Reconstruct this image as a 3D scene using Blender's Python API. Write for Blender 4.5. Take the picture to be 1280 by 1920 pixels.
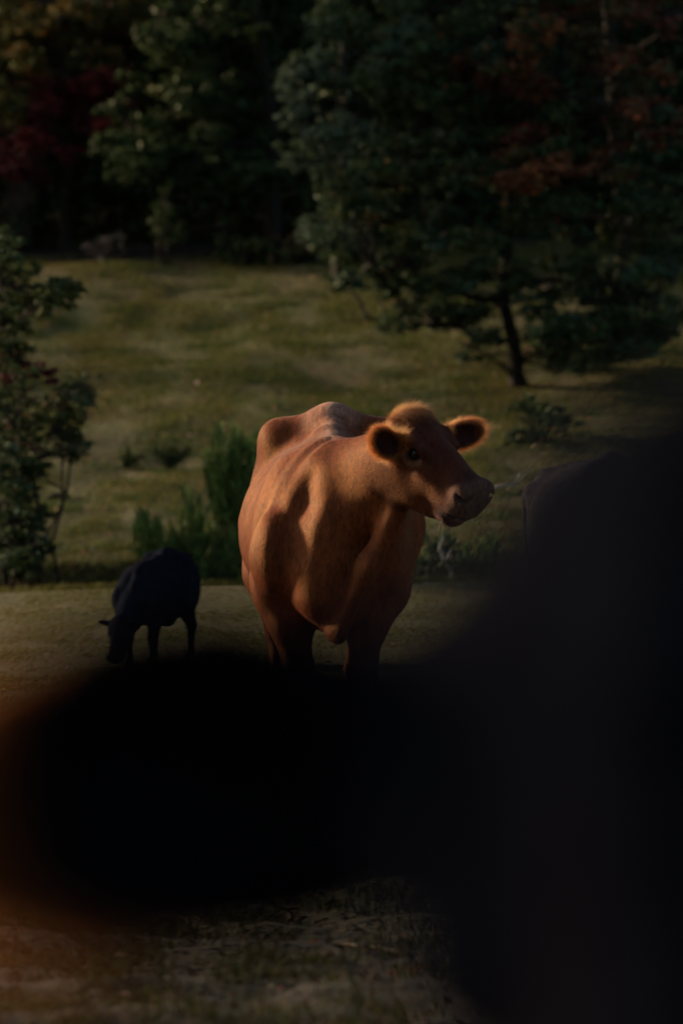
import bpy, math, random
import numpy as np

rng = np.random.default_rng(11)
random.seed(11)
for o in list(bpy.data.objects):
    bpy.data.objects.remove(o)
SC = bpy.context.scene
COL = SC.collection
R = math.radians

# ------------------------------------------------------------------ camera, sky, sun, exposure
CAM_H = 1.5
F_PX = 10667.0            # focal length in pixels of the 1280 x 1920 photograph (200 mm on 24 x 36)
HOR = 705.0               # row of the horizon
cam_d = bpy.data.cameras.new('camera')
cam_d.sensor_fit = 'VERTICAL'
cam_d.sensor_height = 36.0
cam_d.sensor_width = 24.0
cam_d.lens = 200.0
cam_d.clip_start = 0.1
cam_d.clip_end = 2000.0
cam_d.dof.use_dof = True
cam_d.dof.focus_distance = 21.6
cam_d.dof.aperture_fstop = 3.7
cam_d.dof.aperture_blades = 0
cam = bpy.data.objects.new('camera', cam_d)
COL.objects.link(cam)
cam.location = (0, 0, CAM_H)
cam.rotation_euler = (R(90) - math.atan((960 - HOR) / F_PX), 0, 0)
SC.camera = cam

SUN_DIR = np.array([-0.85, 0.46, 0.28])          # towards the sun
SUN_DIR /= np.linalg.norm(SUN_DIR)
elev = math.asin(SUN_DIR[2])
azim = math.atan2(SUN_DIR[0], SUN_DIR[1])
world = bpy.data.worlds.new('World')
SC.world = world
world.use_nodes = True
wn = world.node_tree
wn.nodes.clear()
sky = wn.nodes.new('ShaderNodeTexSky')
sky.sky_type = 'NISHITA'
sky.sun_disc = False
sky.sun_elevation = elev
sky.sun_rotation = azim
sky.dust_density = 2.0
bg = wn.nodes.new('ShaderNodeBackground')
bg.inputs['Strength'].default_value = 0.084
wo = wn.nodes.new('ShaderNodeOutputWorld')
wn.links.new(sky.outputs[0], bg.inputs['Color'])
wn.links.new(bg.outputs[0], wo.inputs['Surface'])

sun_d = bpy.data.lights.new('sun', 'SUN')
sun_d.energy = 5.0
sun_d.angle = R(6.0)
sun_d.color = (1.0, 0.74, 0.47)
sun = bpy.data.objects.new('sun', sun_d)
COL.objects.link(sun)
from mathutils import Vector, Matrix
sun.rotation_euler = Vector(SUN_DIR).to_track_quat('Z', 'Y').to_euler()

SC.view_settings.view_transform = 'Standard'
SC.view_settings.look = 'None'
SC.view_settings.gamma = 1
SC.view_settings.exposure = 1.28
SC.cycles.use_denoising = True
SC.cycles.max_bounces = 6
SC.cycles.diffuse_bounces = 3
SC.cycles.transparent_max_bounces = 6


def at(px, py, Y):
    """a point of the place seen at pixel (px, py) of the photograph, Y metres away"""
    return np.array([(px - 640) / F_PX * Y, Y, CAM_H + (HOR - py) / F_PX * Y])


# ------------------------------------------------------------------ helpers
def tag(o, label=None, cat=None, group=None, kind=None):
    if label: o['label'] = label
    if cat: o['category'] = cat
    if group: o['group'] = group
    if kind: o['kind'] = kind
    return o


def empty(name, loc=(0, 0, 0), rz=0.0):
    o = bpy.data.objects.new(name, None)
    o.empty_display_size = 0.2
    COL.objects.link(o)
    o.location = loc
    o.rotation_euler = (0, 0, rz)
    return o


def mesh_np(name, V, quads=None, tris=None, mat=None, parent=None, cols=None, smooth=False):
    me = bpy.data.meshes.new(name)
    V = np.ascontiguousarray(V, dtype=np.float32)
    parts = []
    nq = 0 if quads is None else len(quads)
    nt = 0 if tris is None else len(tris)
    loops = []
    if nq: loops.append(np.asarray(quads).reshape(-1))
    if nt: loops.append(np.asarray(tris).reshape(-1))
    loops = np.concatenate(loops).astype(np.int32)
    starts = np.concatenate([np.arange(nq) * 4, nq * 4 + np.arange(nt) * 3]).astype(np.int32)
    me.vertices.add(len(V))
    me.vertices.foreach_set('co', V.ravel())
    me.loops.add(len(loops))
    me.loops.foreach_set('vertex_index', loops)
    me.polygons.add(nq + nt)
    me.polygons.foreach_set('loop_start', starts)
    if smooth:
        me.polygons.foreach_set('use_smooth', np.ones(nq + nt, dtype=bool))
    me.update(calc_edges=True)
    me.validate()
    if cols is not None:
        a = me.attributes.new('Col', 'FLOAT_COLOR', 'POINT')
        c = np.ones((len(V), 4), dtype=np.float32)
        c[:, :3] = cols
        a.data.foreach_set('color', c.ravel())
    if mat: me.materials.append(mat)
    o = bpy.data.objects.new(name, me)
    COL.objects.link(o)
    if parent is not None: o.parent = parent
    return o


def unit(v):
    v = np.asarray(v, dtype=float)
    return v / (np.linalg.norm(v) + 1e-12)


_perm = np.random.default_rng(5).random((64, 64))


def noise2(x, y):
    x = np.asarray(x, dtype=float); y = np.asarray(y, dtype=float)
    xi = np.floor(x).astype(int); yi = np.floor(y).astype(int)
    fx = x - xi; fy = y - yi
    fx = fx * fx * (3 - 2 * fx); fy = fy * fy * (3 - 2 * fy)
    g = lambda a, b: _perm[a % 64, b % 64]
    return ((g(xi, yi) * (1 - fx) + g(xi + 1, yi) * fx) * (1 - fy)
            + (g(xi, yi + 1) * (1 - fx) + g(xi + 1, yi + 1) * fx) * fy)


def fbm(x, y, o=4):
    s = 0; a = 0.5; t = 0
    for k in range(o):
        s = s + a * noise2(x * 2 ** k + 17 * k, y * 2 ** k + 31 * k); t += a; a *= 0.5
    return s / t


# ------------------------------------------------------------------ materials
def new_mat(name):
    m = bpy.data.materials.new(name)
    m.use_nodes = True
    nt = m.node_tree
    nt.nodes.clear()
    out = nt.nodes.new('ShaderNodeOutputMaterial')
    return m, nt, out


def nd(nt, typ, **kw):
    n = nt.nodes.new(typ)
    for k, v in kw.items():
        if k.startswith('i_'):
            n.inputs[k[2:].replace('_', ' ')].default_value = v
        else:
            setattr(n, k, v)
    return n


def ramp(nt, stops):
    r = nt.nodes.new('ShaderNodeValToRGB')
    e = r.color_ramp.elements
    while len(e) > 1: e.remove(e[-1])
    e[0].position = stops[0][0]; e[0].color = (*stops[0][1], 1)
    for p, c in stops[1:]:
        k = e.new(p); k.color = (*c, 1)
    return r


def mix_rgb(nt, a, b, f, typ='MIX'):
    m = nt.nodes.new('ShaderNodeMix'); m.data_type = 'RGBA'; m.blend_type = typ
    for s, v in ((6, a), (7, b)):
        if hasattr(v, 'links'): nt.links.new(v, m.inputs[s])
        else: m.inputs[s].default_value = (*v, 1)
    if hasattr(f, 'links'): nt.links.new(f, m.inputs[0])
    else: m.inputs[0].default_value = f
    return m.outputs[2]


def leaf_material(name, trans=0.3, rough=0.55):
    m, nt, out = new_mat(name)
    at_ = nd(nt, 'ShaderNodeAttribute', attribute_name='Col')
    p = nd(nt, 'ShaderNodeBsdfPrincipled')
    p.inputs['Roughness'].default_value = rough
    p.inputs['Specular IOR Level'].default_value = 0.05
    nt.links.new(at_.outputs['Color'], p.inputs['Base Color'])
    t = nd(nt, 'ShaderNodeBsdfTranslucent')
    nt.links.new(at_.outputs['Color'], t.inputs['Color'])
    mx = nd(nt, 'ShaderNodeMixShader'); mx.inputs[0].default_value = trans
    nt.links.new(p.outputs[0], mx.inputs[1]); nt.links.new(t.outputs[0], mx.inputs[2])
    nt.links.new(mx.outputs[0], out.inputs[0])
    return m


def bark_material(name, c0, c1):
    m, nt, out = new_mat(name)
    tc = nd(nt, 'ShaderNodeTexCoord')
    mp = nd(nt, 'ShaderNodeMapping'); mp.inputs['Scale'].default_value = (14, 14, 3)
    nt.links.new(tc.outputs['Object'], mp.inputs[0])
    n = nd(nt, 'ShaderNodeTexNoise'); n.inputs['Scale'].default_value = 2.5; n.inputs['Detail'].default_value = 6
    nt.links.new(mp.outputs[0], n.inputs['Vector'])
    r = ramp(nt, [(0.3, c0), (0.7, c1)])
    nt.links.new(n.outputs[0], r.inputs[0])
    p = nd(nt, 'ShaderNodeBsdfPrincipled'); p.inputs['Roughness'].default_value = 0.9; p.inputs['Specular IOR Level'].default_value = 0.1
    nt.links.new(r.outputs[0], p.inputs['Base Color'])
    b = nd(nt, 'ShaderNodeBump'); b.inputs['Strength'].default_value = 0.6; b.inputs['Distance'].default_value = 0.02
    nt.links.new(n.outputs[0], b.inputs['Height']); nt.links.new(b.outputs[0], p.inputs['Normal'])
    nt.links.new(p.outputs[0], out.inputs[0])
    return m


def skin_material(name, rough=0.6, sheen=0.25, nscale=60.0, spec=0.2, ior=1.45):
    """short coat under the longer strands: vertex coat colour with fine streaks"""
    m, nt, out = new_mat(name)
    at_ = nd(nt, 'ShaderNodeAttribute', attribute_name='Col')
    tc = nd(nt, 'ShaderNodeTexCoord')
    mp = nd(nt, 'ShaderNodeMapping'); mp.inputs['Scale'].default_value = (1.6, 0.5, 0.6)
    nt.links.new(tc.outputs['Object'], mp.inputs[0])
    n = nd(nt, 'ShaderNodeTexNoise'); n.inputs['Scale'].default_value = nscale; n.inputs['Detail'].default_value = 5
    n.inputs['Distortion'].default_value = 0.6
    nt.links.new(mp.outputs[0], n.inputs['Vector'])
    r = ramp(nt, [(0.3, (0.50, 0.46, 0.43)), (0.5, (0.95, 0.95, 0.95)), (0.72, (1.40, 1.42, 1.45))])
    nt.links.new(n.outputs[0], r.inputs[0])
    n2 = nd(nt, 'ShaderNodeTexNoise'); n2.inputs['Scale'].default_value = nscale * .22; n2.inputs['Detail'].default_value = 4
    n2.inputs['Distortion'].default_value = 0.8
    nt.links.new(mp.outputs[0], n2.inputs['Vector'])
    r2 = ramp(nt, [(0.32, (0.66, 0.62, 0.60)), (0.68, (1.22, 1.22, 1.22))])
    nt.links.new(n2.outputs[0], r2.inputs[0])
    c = mix_rgb(nt, at_.outputs['Color'], r.outputs[0], 1.0, 'MULTIPLY')
    c = mix_rgb(nt, c, r2.outputs[0], 1.0, 'MULTIPLY')
    p = nd(nt, 'ShaderNodeBsdfPrincipled'); p.inputs['Roughness'].default_value = rough
    p.inputs['Specular IOR Level'].default_value = spec
    p.inputs['IOR'].default_value = ior
    p.inputs['Sheen Weight'].default_value = sheen
    p.inputs['Sheen Roughness'].default_value = 0.5
    nt.links.new(c, p.inputs['Base Color'])
    nt.links.new(c, p.inputs['Sheen Tint'])
    b = nd(nt, 'ShaderNodeBump'); b.inputs['Strength'].default_value = 0.25; b.inputs['Distance'].default_value = 0.003
    nt.links.new(n.outputs[0], b.inputs['Height']); nt.links.new(b.outputs[0], p.inputs['Normal'])
    nt.links.new(p.outputs[0], out.inputs[0])
    return m


def fur_material(name, soft=0.72):
    m, nt, out = new_mat(name)
    at_ = nd(nt, 'ShaderNodeAttribute', attribute_name='tint')
    h = nd(nt, 'ShaderNodeBsdfHairPrincipled')
    h.parametrization = 'COLOR'
    nt.links.new(at_.outputs['Color'], h.inputs['Color'])
    h.inputs['Roughness'].default_value = 0.45
    h.inputs['Radial Roughness'].default_value = 0.6
    d = nd(nt, 'ShaderNodeBsdfDiffuse'); nt.links.new(at_.outputs['Color'], d.inputs['Color'])
    t = nd(nt, 'ShaderNodeBsdfTranslucent'); nt.links.new(at_.outputs['Color'], t.inputs['Color'])
    m1 = nd(nt, 'ShaderNodeMixShader'); m1.inputs[0].default_value = 0.45
    nt.links.new(d.outputs[0], m1.inputs[1]); nt.links.new(t.outputs[0], m1.inputs[2])
    mx = nd(nt, 'ShaderNodeMixShader'); mx.inputs[0].default_value = soft
    nt.links.new(h.outputs[0], mx.inputs[1]); nt.links.new(m1.outputs[0], mx.inputs[2])
    nt.links.new(mx.outputs[0], out.inputs[0])
    return m


def plain_mat(name, col, rough=0.5, spec=0.5, coat=0.0):
    m, nt, out = new_mat(name)
    tc = nd(nt, 'ShaderNodeTexCoord')
    n = nd(nt, 'ShaderNodeTexNoise'); n.inputs['Scale'].default_value = 30; n.inputs['Detail'].default_value = 4
    nt.links.new(tc.outputs['Object'], n.inputs['Vector'])
    r = ramp(nt, [(0.3, tuple(0.75 * c for c in col)), (0.7, tuple(1.2 * c for c in col))])
    nt.links.new(n.outputs[0], r.inputs[0])
    p = nd(nt, 'ShaderNodeBsdfPrincipled')
    p.inputs['Roughness'].default_value = rough
    p.inputs['Specular IOR Level'].default_value = spec
    p.inputs['Coat Weight'].default_value = coat
    nt.links.new(r.outputs[0], p.inputs['Base Color'])
    nt.links.new(p.outputs[0], out.inputs[0])
    return m


M_LEAF = leaf_material('leaf', 0.16)
M_GRASS = leaf_material('grass_blade', 0.3, 0.7)
M_LITTER = leaf_material('dead_leaf', 0.1, 0.8)
M_BARK = bark_material('dark_bark', (0.008, 0.006, 0.005), (0.020, 0.016, 0.013))
M_BARK_PALE = bark_material('pale_bark', (0.12, 0.105, 0.09), (0.30, 0.27, 0.24))
M_SKIN = skin_material('red_coat', .7, 0.0, 60.0, .07)
M_BLACK = skin_material('black_coat', 0.55, 0.0, 60.0, 0.0)
M_FUR = fur_material('coat_hair')
M_FUR_DARK = fur_material('dark_coat_hair', 0.97)
M_EYE = plain_mat('wet_eye', (0.005, 0.0035, 0.003), 0.22, 0.2, 0.0)


# ------------------------------------------------------------------ ground
PY = np.array([-400, 0, 22, 27, 30, 33, 35.0, 35.25, 35.8, 36.5, 36.95, 37.25, 38.5, 41, 45, 50.0, 53, 60, 66, 84, 300, 900.])
PZ = np.array([0, 0, 0, -.02, -.04, .09, .215, .17, -.22, -.25, .08, .275, .47, .86, 1.56, 2.47, 2.75, 3.2, 4.4, 12.0, 45, 60])


def ground_z(x, y):
    x = np.asarray(x, dtype=float); y = np.asarray(y, dtype=float)
    yy = y + 0.22 * (fbm(x * 0.7 + 3, y * 0.05 + 9, 2) - 0.5) * np.clip((y - 32) / 3, 0, 1)
    z = np.interp(yy, PY, PZ)
    xc = np.clip(x, -12, 12)
    far = np.clip((y - 31) / 4, 0, 1)
    z = z + far * xc * 0.018 + np.clip((y - 45) / 5, 0, 1) * xc * 0.012
    near = np.clip((y - 6) / 3, 0, 1)
    z = z + near * 0.05 * (fbm(x * 0.8, y * 0.45, 3) - 0.5)
    rough = np.clip((20 - y) / 4, 0, 1) * near
    z = z + rough * 0.11 * (fbm(x * 5, y * 4, 4) - 0.5)
    hill = np.clip((y - 37) / 2, 0, 1)
    z = z + hill * 0.16 * (fbm(x * 0.9 + 40, y * 0.7, 3) - 0.5)
    return z


def ground_mesh():
    xs = np.concatenate([-np.geomspace(500, 6.2, 26), np.arange(-6, 6.01, 0.10), np.geomspace(6.2, 500, 26)])
    ys = np.concatenate([-np.geomspace(300, 1, 14), np.arange(0, 11, 0.6), np.arange(11, 17, 0.05), np.arange(17, 56, 0.12), np.geomspace(56.2, 900, 40)])
    X, Y = np.meshgrid(xs, ys)
    Z = ground_z(X, Y)
    V = np.stack([X, Y, Z], -1).reshape(-1, 3)
    nx, ny = len(xs), len(ys)
    i = (np.arange(ny - 1)[:, None] * nx + np.arange(nx - 1)[None]).ravel()
    Q = np.stack([i, i + 1, i + nx + 1, i + nx], 1)
    # how bare the soil is: muddy near the camera, bare bank in the gully
    bare = np.clip((17.5 - V[:, 1]) / 2.5, 0, 1) * 0.9
    bare = np.maximum(bare, np.clip(1 - np.abs(V[:, 1] - 36.2) / 0.95, 0, 1) ** 0.5)
    bare = np.maximum(bare, np.clip((V[:, 1] - 50.5) / 1.0, 0, 1))
    m, nt, out = new_mat('pasture_ground')
    at_ = nd(nt, 'ShaderNodeAttribute', attribute_name='Col')
    tc = nd(nt, 'ShaderNodeTexCoord')
    n1 = nd(nt, 'ShaderNodeTexNoise'); n1.inputs['Scale'].default_value = 1.7; n1.inputs['Detail'].default_value = 8; n1.inputs['Roughness'].default_value = 0.65
    n2 = nd(nt, 'ShaderNodeTexNoise'); n2.inputs['Scale'].default_value = 22; n2.inputs['Detail'].default_value = 6
    nt.links.new(tc.outputs['Object'], n1.inputs[0]); nt.links.new(tc.outputs['Object'], n2.inputs[0])
    r1 = ramp(nt, [(0.32, (0.034, 0.042, 0.012)), (0.5, (0.058, 0.053, 0.018)), (0.68, (0.064, 0.046, 0.021))])
    nt.links.new(n1.outputs[0], r1.inputs[0])
    r2 = ramp(nt, [(0.3, (0.0045, 0.0026, 0.0015)), (0.55, (0.011, 0.0066, 0.0036)), (0.8, (0.026, 0.0165, 0.0095))])  # dark soil, lowered further so its colour carries the foreground shade
    nt.links.new(n2.outputs[0], r2.inputs[0])
    sp = nd(nt, 'ShaderNodeSeparateColor'); nt.links.new(at_.outputs['Color'], sp.inputs[0])
    c = mix_rgb(nt, r1.outputs[0], r2.outputs[0], sp.outputs[0])
    p = nd(nt, 'ShaderNodeBsdfPrincipled'); p.inputs['Roughness'].default_value = 0.95
    p.inputs['Specular IOR Level'].default_value = 0.15
    nt.links.new(c, p.inputs['Base Color'])
    b = nd(nt, 'ShaderNodeBump'); b.inputs['Strength'].default_value = 0.7; b.inputs['Distance'].default_value = 0.03
    nt.links.new(n2.outputs[0], b.inputs['Height']); nt.links.new(b.outputs[0], p.inputs['Normal'])
    nt.links.new(p.outputs[0], out.inputs[0])
    o = mesh_np('ground', V, quads=Q, mat=m, cols=np.repeat(bare[:, None], 3, 1), smooth=True)
    tag(o, 'rough grazed pasture rising to a wooded slope', 'ground', kind='structure')


ground_mesh()


def frustum_pts(n, y0, y1, extra=0.5, power=2.0):
    """random ground points seen by the lens, denser far off where the ground is foreshortened"""
    y = y0 + (y1 - y0) * rng.random(n)
    hw = y * 0.0605 + extra
    x = (rng.random(n) * 2 - 1) * hw
    return x, y


def blades(x, y, h, w, lean, cols):
    n = len(x)
    z = ground_z(x, y) - 0.004
    P = np.stack([x, y, z], 1)
    a = rng.random(n) * 2 * np.pi
    d = np.stack([np.cos(a), np.sin(a), 0 * a], 1)
    b = rng.random(n) * 2 * np.pi
    l = np.stack([np.cos(b), np.sin(b), 0 * b], 1) * (lean * h * rng.random(n))[:, None]
    tip = P + l + np.array([0, 0, 1.0]) * (h * np.sqrt(np.maximum(0.15, 1 - (lean * 0.7) ** 2)))[:, None]
    mid = P + l * 0.3 + (tip - P - l) * 0.55
    V = np.stack([P - d * w[:, None] / 2, P + d * w[:, None] / 2, mid + d * w[:, None] * .4, mid - d * w[:, None] * .4, tip], 1).reshape(-1, 3)
    i = np.arange(n) * 5
    Q = np.stack([i, i + 1, i + 2, i + 3], 1)
    T = np.stack([i + 3, i + 2, i + 4], 1)
    return V, Q, T, np.repeat(cols, 5, 0)


def palette(n, cols, wts, jit=0.22):
    c = np.array(cols)[rng.choice(len(cols), n, p=np.array(wts) / np.sum(wts))]
    return np.clip(c * (1 + jit * rng.standard_normal((n, 1))) * (1 + 0.1 * rng.standard_normal((n, 3))), 0.003, 1)


GREEN = (0.044, 0.066, 0.012); OLIVE = (0.082, 0.078, 0.015); STRAW = (0.11, 0.085, 0.029); BROWNG = (0.076, 0.052, 0.022)


def grass():
    Vs, Qs, Ts, Cs = [], [], [], []
    off = 0

    def add(x, y, h, w, lean, c):
        nonlocal off
        V, Q, T, C = blades(x, y, h, w, lean, c)
        Vs.append(V); Qs.append(Q + off); Ts.append(T + off); Cs.append(C); off += len(V)
    # meadow behind the gully
    n = 260000
    x, y = frustum_pts(n, 37.0, 52, 0.9)
    pat = fbm(x * 0.9, y * 0.24, 4); pat2 = fbm(x * 3.1 + 50, y * 0.8, 3)
    keep = rng.random(n) < np.clip((pat2 - 0.28) * 3.0, 0.18, 1)
    x, y, pat, pat2 = x[keep], y[keep], pat[keep], pat2[keep]
    n = len(x)
    g = np.clip((pat - 0.30) * 2.2, .15, .85)[:, None]
    c = palette(n, [GREEN, OLIVE, STRAW], [3, 3, .7]) * (1 - g) + palette(n, [OLIVE, STRAW, BROWNG, GREEN], [3, 1.6, 2, .7]) * g
    h = (0.014 + 0.024 * rng.random(n)) * (0.5 + 1.2 * pat2)
    add(x, y, h, 0.006 + 0.008 * rng.random(n), 0.95, c)
    # tufts of taller rank grass
    nt_ = 700
    tx, ty = frustum_pts(nt_, 37.5, 51, 0.8)
    k = 90
    x = np.repeat(tx, k) + rng.normal(0, 0.10, nt_ * k); y = np.repeat(ty, k) + rng.normal(0, 0.09, nt_ * k)
    c = palette(nt_ * k, [GREEN, (0.04, 0.06, 0.02), OLIVE], [3, 2, 1])
    add(x, y, 0.02 + 0.05 * rng.random(nt_ * k), 0.007 + 0 * x, 0.9, c * .85)
    # the flat terrace where the cattle stand
    n = 230000
    x, y = frustum_pts(n, 18.0, 35.4, 0.6)
    pat = fbm(x * 1.1 + 9, y * 0.6, 4); pat2 = fbm(x * 4 + 7, y * 1.6, 3)
    keep = rng.random(n) < np.clip((pat2 - 0.30) * 3.2, 0.12, 1)
    x, y, pat = x[keep], y[keep], pat[keep]
    n = len(x)
    g = np.clip((pat - 0.30) * 2.2, .15, .85)[:, None]
    c = palette(n, [GREEN, OLIVE, STRAW], [2.5, 3, 1]) * (1 - g) + palette(n, [OLIVE, STRAW, BROWNG], [3, 2, 1.5]) * g
    add(x, y, 0.010 + 0.020 * rng.random(n), 0.004 + 0.006 * rng.random(n), 0.95, c)
    # fringe along the edge of the drop and the rim of the gully
    n = 16000
    x, _ = frustum_pts(n, 35, 35.5, 0.6); y = 35.05 + 0.35 * rng.random(n)
    add(x, y, 0.03 + 0.06 * rng.random(n), 0.006 + 0 * x, 0.8, palette(n, [OLIVE, STRAW, GREEN], [3, 2, 2]))
    n = 26000
    x, _ = frustum_pts(n, 36, 37, 0.6); y = 36.2 + 1.15 * rng.random(n)
    add(x, y, 0.05 + 0.10 * rng.random(n), 0.007 + 0 * x, 0.9, palette(n, [(0.03, 0.04, 0.015), GREEN, BROWNG], [3, 2, 2]))
    # thin grass near the camera, foreground shade put into its colour
    nt_ = 420
    tx, ty = frustum_pts(nt_, 11.6, 18, 0.5)
    w = rng.random(nt_) < np.clip(0.75 - tx * 0.75, 0.08, 1)
    tx, ty = tx[w], ty[w]; nt_ = len(tx)
    k = 60
    x = np.repeat(tx, k) + rng.normal(0, 0.05, nt_ * k); y = np.repeat(ty, k) + rng.normal(0, 0.05, nt_ * k)
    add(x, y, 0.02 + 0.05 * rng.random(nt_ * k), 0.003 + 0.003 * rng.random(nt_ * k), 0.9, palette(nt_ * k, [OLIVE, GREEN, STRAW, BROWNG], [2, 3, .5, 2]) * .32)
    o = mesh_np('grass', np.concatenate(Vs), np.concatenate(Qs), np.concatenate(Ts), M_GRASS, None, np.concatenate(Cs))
    tag(o, 'short olive and straw coloured pasture grass', 'grass', kind='stuff')


grass()


def leaf_quads(P, Nrm, size, aspect=0.6, fold=0.18):
    """one folded pointed leaf of four corners per point"""
    n = len(P)
    a = rng.standard_normal((n, 3)); a -= (a * Nrm).sum(1, keepdims=True) * Nrm
    a /= np.linalg.norm(a, axis=1, keepdims=True) + 1e-9
    b = np.cross(Nrm, a)
    s = size[:, None]
    V = np.stack([P - a * s * .5, P + b * s * aspect * .5 + Nrm * s * fold, P + a * s * .55, P - b * s * aspect * .5 + Nrm * s * fold], 1)
    i = np.arange(n) * 4
    T = np.concatenate([np.stack([i, i + 1, i + 2], 1), np.stack([i, i + 2, i + 3], 1)])
    return V.reshape(-1, 3), T


def litter():
    Ps, sz, cs = [], [], []
    for (n, y0, y1, lo, hi) in ((2600, 37.3, 51, .025, .06), (1300, 19, 35.3, .018, .045), (7000, 11.4, 18.5, .010, .036)):
        x, y = frustum_pts(n, y0, y1, 0.5)
        P = np.stack([x, y, ground_z(x, y) + 0.012 + 0.02 * rng.random(n)], 1)
        Ps.append(P); sz.append(lo + (hi - lo) * rng.random(n) ** 2)
        cs.append((.30 if y1 < 20 else 1.0) * palette(n, [(0.16, 0.10, 0.055), (0.26, 0.19, 0.12), (0.10, 0.055, 0.03), (0.22, 0.06, 0.03), (0.34, 0.28, 0.20)], [4, 1.5, 3.5, .7, .25], .3))  # nearest leaves darkened, shade of the foreground painted in
    P = np.concatenate(Ps); n = len(P)
    N = rng.standard_normal((n, 3)) * 0.35 + np.array([0, 0, 1.0]); N /= np.linalg.norm(N, axis=1, keepdims=True)
    V, T = leaf_quads(P, N, np.concatenate(sz), .6, .2)
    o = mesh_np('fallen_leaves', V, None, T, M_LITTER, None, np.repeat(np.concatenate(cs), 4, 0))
    tag(o, 'dead brown leaves scattered over the pasture', 'leaves', kind='stuff')


litter()


# ------------------------------------------------------------------ tubes (trunks, limbs, twigs)
class Tubes:
    def __init__(s): s.V = []; s.Q = []; s.n = 0

    def add(s, pts, rad, sides=8, wob=0.0):
        pts = np.asarray(pts, dtype=float); rad = np.asarray(rad, dtype=float)
        m = len(pts)
        tan = np.gradient(pts, axis=0); tan /= np.linalg.norm(tan, axis=1, keepdims=True) + 1e-9
        ref = np.array([0.3, 0.9, 0.2]) if abs(unit(tan.mean(0))[2]) > 0.6 else np.array([0.1, 0.2, 1.0])
        u = np.cross(tan, ref); u /= np.linalg.norm(u, axis=1, keepdims=True) + 1e-9
        v = np.cross(tan, u)
        th = np.arange(sides) / sides * 2 * np.pi
        r = rad[:, None] * (1 + wob * rng.standard_normal((m, sides)))
        V = pts[:, None] + r[..., None] * (u[:, None] * np.cos(th)[None, :, None] + v[:, None] * np.sin(th)[None, :, None])
        i = np.arange(m - 1)[:, None] * sides + np.arange(sides)[None]
        j = np.arange(m - 1)[:, None] * sides + (np.arange(sides)[None] + 1) % sides
        Q = np.stack([i, j, j + sides, i + sides], -1).reshape(-1, 4) + s.n
        s.V.append(V.reshape(-1, 3)); s.Q.append(Q); s.n += m * sides

    def build(s, name, mat, parent, smooth=True):
        return mesh_np(name, np.concatenate(s.V), np.concatenate(s.Q), None, mat, parent, None, smooth)


def wander(a, b, n=8, amp=0.08, sag=0.0):
    a = np.asarray(a, float); b = np.asarray(b, float)
    t = np.linspace(0, 1, n)[:, None]
    p = a + (b - a) * t
    L = np.linalg.norm(b - a)
    o = np.cumsum(rng.standard_normal((n, 3)), 0); o -= o[:1]; o -= t * o[-1:]
    p = p + o * amp * L / math.sqrt(n)
    p[:, 2] -= sag * L * np.sin(t[:, 0] * np.pi)
    return p


LEAF_MULT = 6.0


def crown_leaves(clumps, size, cols, wts, flat=0.55, up=0.8, accent=None):
    """clumps: rows of x, y, z, radius, leaf count; every clump is a flattened spray, uneven in colour"""
    Ps, Cs, Ns = [], [], []
    for (x, y, z, r, k) in clumps:
        k = int(k * LEAF_MULT)
        # a spray: sub-sprays inside the clump
        ns = max(4, k // 30)
        sub = rng.standard_normal((ns, 3)); sub /= np.linalg.norm(sub, axis=1, keepdims=True)
        sub *= (rng.random((ns, 1)) ** 0.45) * r
        sub[:, 2] *= flat
        w = rng.integers(0, ns, k)
        q = sub[w] + rng.standard_normal((k, 3)) * np.array([.20, .20, .10]) * r * 0.75
        Ps.append(q + np.array([x, y, z]))
        # tone of this spray
        base = np.array(cols)[rng.choice(len(cols), p=np.array(wts) / np.sum(wts))]
        mixc = palette(k, cols, wts, .2)
        tone = rng.uniform(.75, 1.25, ns)[w][:, None]
        c = (0.55 * base + 0.45 * mixc) * tone
        if accent is not None:
            ac, pr = accent
            sel = rng.random(k) < pr
            c[sel] = palette(int(sel.sum()), ac, [1] * len(ac), .25)
        Cs.append(c)
        nn = rng.standard_normal((k, 3)) * 0.6 + np.array([0, 0, up]) + q / (r + 1e-6) * 0.35
        Ns.append(nn / np.linalg.norm(nn, axis=1, keepdims=True))
    P = np.concatenate(Ps); N = np.concatenate(Ns); C = np.clip(np.concatenate(Cs), 0.003, .9)
    s = size * .84 * rng.uniform(.5, 1.4, len(P))
    V, T = leaf_quads(P, N, s, .62, .12)
    return V, T, np.repeat(C, 4, 0)


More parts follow.
